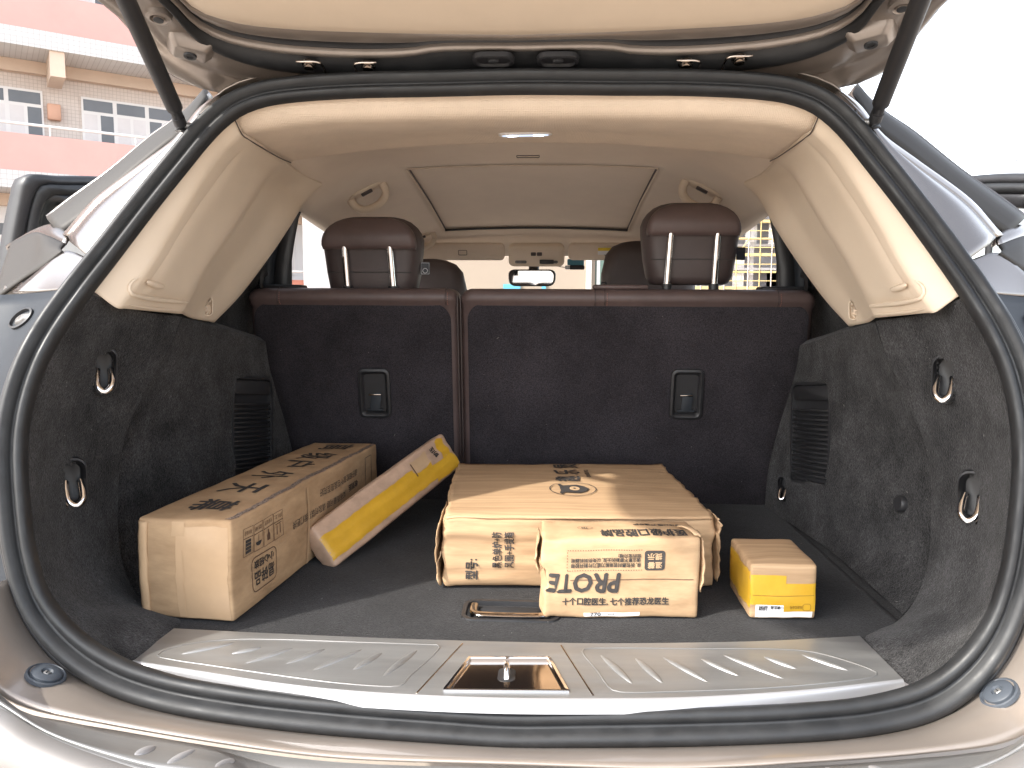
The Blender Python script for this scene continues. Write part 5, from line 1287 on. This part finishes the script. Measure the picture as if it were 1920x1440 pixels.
SP.patch('top', l4 * .28 * fl4, l4 * .485 * fl4, -w4 * .46, -w4 * .05, 'tape_yellow', 'yellow_tape', n=(20, 12), rag=.006, lift=.0012)
SP.patch('top', l4 * .40 * fl4, l4 * .465 * fl4, -w4 * .06, w4 * .42, 'tape_yellow', 'yellow_tape', n=(10, 14), rag=.006, lift=.0014)
SP.patch('top', l4 * .16 * fl4, l4 * .30 * fl4, w4 * .05, w4 * .36, 'kraft_light', 'torn_flap', n=(12, 8), rag=.01, lift=.0018)
SP.text('top', '防压', (l4 * .36 * fl4, w4 * .22), (.026, .016), 100, .0006, 'ink', lift=.0020)
SP.line('top', [(l4 * .17 * fl4 + .0 * k, -w4 * .02 + w4 * .05 * k) for k in range(8)], .004, 'ink_brown', closed=False, name='tear', lift=.0022)

# ================================================================== buildings around
def uvbox(o, fr, s=1.0):                        # flat facade coordinates for the tile texture
    me = o.data; uvl = me.uv_layers.new(name='uv')
    for p in me.polygons:
        for li in p.loop_indices:
            q = fr.inv(me.vertices[me.loops[li].vertex_index].co); uvl.data[li].uv = (q.x * s, q.y * s)
    return o
P0 = V((-13.1, 18.0, 0)); FB = Fr(P0, (.8, .6, 0), (0, 0, 1))
def fac(px, py, off=0.0):
    q = FB.inv(onpl(px, py, P0 + FB.z * off, FB.z)); return q.x, q.y
zB = fac(100, 325)[1]; zB2 = fac(100, 61)[1]; Hs = zB2 - zB
bh = fac(100, 61)[1] - fac(100, 85)[1]; pink_h = fac(100, 256)[1] - zB; rail_z = fac(100, 237)[1] - zB
ap = thing('pink_block', 'pink and white tiled building with open galleries and long window rows', 'building', (P0.x, P0.y, 0))
S0, S1, DEP = -24.0, 19.0, 1.5
def fbox(name, s0, s1, z0, z1, d0, d1, m, parent, bev=0.0):
    o = box(name, FB, ((s0 + s1) / 2, (z0 + z1) / 2, (d0 + d1) / 2), (s1 - s0, z1 - z0, d1 - d0), m, parent, bev, 1); return uvbox(o, FB)
win_s = []
a0, a1 = fac(152, 200, -DEP)[0], fac(333, 230, -DEP)[0]; wl_w = a1 - a0; gap = a0 - fac(80, 190, -DEP)[0]; pitch = wl_w + gap
wt, wb_ = fac(200, 188, -DEP)[1] - zB, fac(200, 272, -DEP)[1] - zB
tr_z = fac(200, 216, -DEP)[1] - zB
for k in range(-2, 3):
    z = zB + k * Hs
    if z < -Hs * .5: continue
    st = k
    fbox('slab_band', S0, S1, z - .02 - bh * 1.3, z, -DEP - .2, 0, 'tile_white', ap)
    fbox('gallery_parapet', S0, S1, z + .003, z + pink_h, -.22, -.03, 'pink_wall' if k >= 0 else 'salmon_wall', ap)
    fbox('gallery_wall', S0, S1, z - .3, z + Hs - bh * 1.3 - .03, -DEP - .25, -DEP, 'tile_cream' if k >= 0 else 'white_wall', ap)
    fbox('ceiling_beam', S0, S1, z + Hs - bh * 1.3 - .32, z + Hs - bh * 1.3 - .025, -DEP + .004, -DEP + .22, 'concrete_peach', ap)
    tube('rail', [FB.p(S0, z + rail_z, -.10), FB.p(S1, z + rail_z, -.10)], .035, 'window_frame', ap, n=8)
    for j in range(-8, 22):
        s = j * 1.9 - .6
        if S0 < s < S1: tube('rail_post', [FB.p(s, z + pink_h - .01, -.10), FB.p(s, z + rail_z, -.10)], .018, 'window_frame', ap, n=6)
    sb = fac(108, 115, 0)[0]
    for j in range(-3, 6):
        s = sb + j * pitch * 1.34
        if S0 < s < S1:
            fbox('bracket', s - .16, s + .16, z + Hs - bh * 1.3 - .62, z + Hs - bh * 1.3 - .022, -DEP + .23, -.06, 'concrete_peach', ap)
    for j in range(-4, 6):
        s0 = a0 + j * pitch; s1 = s0 + wl_w
        if s0 < S0 or s1 > S1: continue
        W = fbox('window', s0, s1, z + wb_, z + wt, -DEP + .002, -DEP + .05, 'window_frame', ap)
        n = 3; pw = (s1 - s0) / n
        for i in range(n):
            fbox('pane', s0 + pw * i + .05, s0 + pw * (i + 1) - .05, z + tr_z + .04, z + wt - .06, -DEP + .03, -DEP + .056, 'pane_dark', W)
            hw = pw / 2
            for q in range(2):
                mm = 'pane_dark' if (i * 2 + q + j) % 3 else 'curtain'
                if i == 1: mm = 'curtain'
                fbox('pane', s0 + pw * i + .06 + q * hw * .97, s0 + pw * i + q * hw * .97 + hw - .03, z + wb_ + .05, z + tr_z - .04, -DEP + .03, -DEP + .056, mm, W)
s_ = fac(101, 212, -DEP)
fbox('meter_box', s_[0] - .15, s_[0] + .15, s_[1] - .2, s_[1] + .2, -DEP + .001, -DEP + .18, 'orange_box', ap, .02)
for s in (fac(590, 480)[0], fac(590, 480)[0] + 5.5): fbox('column', s - .35, s + .35, 0, zB + Hs * 2, .004, .45, 'white_wall', ap)
fbox('core', S0 + .2, S1 - .2, 0, zB + Hs * 3, -9, -DEP - .26, 'white_wall', ap)

# low cream building ahead of the car
cbz = thing('cream_house', 'plain cream walled building with greenish glass entrance, ahead of the car', 'building', (0, 14, 0))
FC = Fr((0, 14, 0), (1, 0, 0), (0, 0, 1))
def cx(px): return U(px, 500, 14).x
def cbx(name, x0, x1, z0, z1, d0, d1, m, parent=cbz, bev=0.0): return box(name, FC, ((x0 + x1) / 2, (z0 + z1) / 2, (d0 + d1) / 2), (x1 - x0, z1 - z0, d1 - d0), m, parent, bev, 1)
cbx('wall', -3.3, cx(1116), 0, 5.2, -5, 0, 'cream_wall'); cbx('parapet', -3.4, 2.75, 5.2, 5.6, -5.1, .12, 'white_wall')
cbx('pilaster', cx(1099), cx(1108), 0, 5.2, .003, .18, 'curtain')
gd = cbx('glass_entrance', cx(1117), 2.6, 0, 5.2, -5, -.10, 'green_glass')
for k in range(4): cbx('mullion', cx(1119) + k * .55, cx(1119) + k * .55 + .06, 0, 5.2, -.098, -.02, 'window_frame', gd)
cbx('door_bar', cx(1117), 2.6, 2.3, 2.42, -.099, -.03, 'window_frame', gd)
cbx('sign_board', cx(944), cx(976), U(960, 541, 14).z - .1, U(960, 533, 14).z, .003, .05, 'blue_sign'); cbx('sign_board', cx(1016), cx(1024), U(960, 541, 14).z - .1, U(960, 532, 14).z, .003, .05, 'blue_sign')

# block under construction, wrapped in yellow scaffolding
YS = 100.0; sx0, sx1 = 15.0, 37.0; sH = 24.0
cs = thing('scaffolded_block', 'unfinished concrete block behind yellow scaffolding, far beyond the car', 'building', (sx0, YS, 0))
FS = Fr((0, YS, 0), (1, 0, 0), (0, 0, 1))
def sbx(name, x0, x1, z0, z1, d0, d1, m): return box(name, FS, ((x0 + x1) / 2, (z0 + z1) / 2, (d0 + d1) / 2), (x1 - x0, z1 - z0, d1 - d0), m, cs, 0)
sbx('core_wall', sx0, sx1, 0, sH, -12, -3.5, 'concrete')
for k in range(8): sbx('floor_slab', sx0, sx1, k * 3.0 + 2.7, k * 3.0 + 3.0, -3.49, -.6, 'concrete')
for k in range(7): sbx('column', sx0 + k * 3.55, sx0 + k * 3.55 + .5, 0, sH, -1.3, -.59, 'concrete')
for k in range(11):
    z = 1.2 + k * 2.07; sbx('scaffold_deck', sx0 - .5, sx1 + .5, z, z + .34 * (1 if k % 2 else .6), -.30, .55, 'scaffold_yellow')
    tube('ledger', [V((sx0 - .5, YS - .6, z + 1.05)), V((sx1 + .5, YS - .6, z + 1.05))], .06, 'scaffold_yellow', cs, n=6)
for k in range(16): tube('standard', [V((sx0 + k * 1.45, YS - .62, 0)), V((sx0 + k * 1.45, YS - .62, sH + 1))], .07, 'scaffold_pole' if k % 2 else 'scaffold_yellow', cs, n=6)
rnd = random.Random(4)
for k in range(34):
    x = sx0 + rnd.randrange(0, 15) * 1.45; z = 1.2 + rnd.randrange(0, 10) * 2.07; s = rnd.choice((-1, 1))
    tube('brace', [V((x, YS - .66, z)), V((x + 1.45 * s, YS - .66, z + 2.07))], .06, 'scaffold_yellow', cs, n=6)
for k in range(40):
    x = sx0 + rnd.randrange(0, 15) * 1.45; z = rnd.randrange(0, 8) * 3.0
    sbx('infill_panel', x, x + 1.4, z + .02, z + 2.65, -1.28, -1.1, rnd.choice(('white_wall', 'curtain', 'grey_wall')))

# pale grey block past the right-hand door
gb = thing('grey_block', 'plain pale grey flat-roofed building far beyond the right-hand door', 'building', (30, 42, 0))
FG = Fr((0, 42, 0), (1, 0, 0), (0, 0, 1)); gx0 = U(1876, 300, 50.2).x; gz = U(1900, 286, 46).z
box('wall', FG, (gx0 + 7, gz / 2, -4), (14, gz, 8), 'grey_wall', gb, 0)
box('parapet', FG, (gx0 + 7, gz + .06, -4), (14.06, .12, 8.06), 'grey_wall', gb, .02)
for k in range(4):
    for j in range(2):
        W = box('window', FG, (gx0 + 2.2 + k * 3.2, 2.0 + j * 3.1, .03), (1.7, 1.5, .06), 'window_frame', gb, .01); box('pane', FG, (gx0 + 2.2 + k * 3.2, 2.0 + j * 3.1, .065), (1.55, 1.35, .02), 'pane_dark', W, 0)

# lint and crumbs caught in the carpet, far too small to pick apart
def lint(src, n, seed, lo=.0004, hi=.0010):
    rn = random.Random(seed); me = src.data; polys = list(me.polygons); pick = rn.choices(polys, weights=[p.area for p in polys], k=n); vs, fs = [], []
    for p in pick:
        c = p.center.copy(); nn = p.normal.copy()
        if nn.dot(CAM - c) < 0: nn = -nn
        a = V((rn.uniform(-1, 1), rn.uniform(-1, 1), rn.uniform(-1, 1))); t = (a - nn * a.dot(nn)).normalized(); q = nn.cross(t); L_ = rn.uniform(lo, hi) * (3 if rn.random() < .15 else 1); w = rn.uniform(lo, lo * 1.6) * .7
        c += t * rn.uniform(-.004, .004) + nn * .0028; b0_ = len(vs)
        vs += [c - t * L_ - q * w, c + t * L_ - q * w, c + t * L_ + q * w, c - t * L_ + q * w, c + nn * w * 1.5]
        fs += [(b0_, b0_ + 1, b0_ + 4), (b0_ + 1, b0_ + 2, b0_ + 4), (b0_ + 2, b0_ + 3, b0_ + 4), (b0_ + 3, b0_, b0_ + 4)]
    return obj('lint', me_from(vs, fs, smooth=False), 'lint', src, 'stuff')
mat('lint', (0.22, 0.21, 0.20), 0.9)
lint(fl, 90, 1); lint(ct, 28, 2); lint(left[ct], 34, 3); lint(wl, 28, 4); lint(left[wl], 26, 5); lint(bl_, 12, 6, .0004, .0012); lint(br_, 20, 7, .0004, .0012)
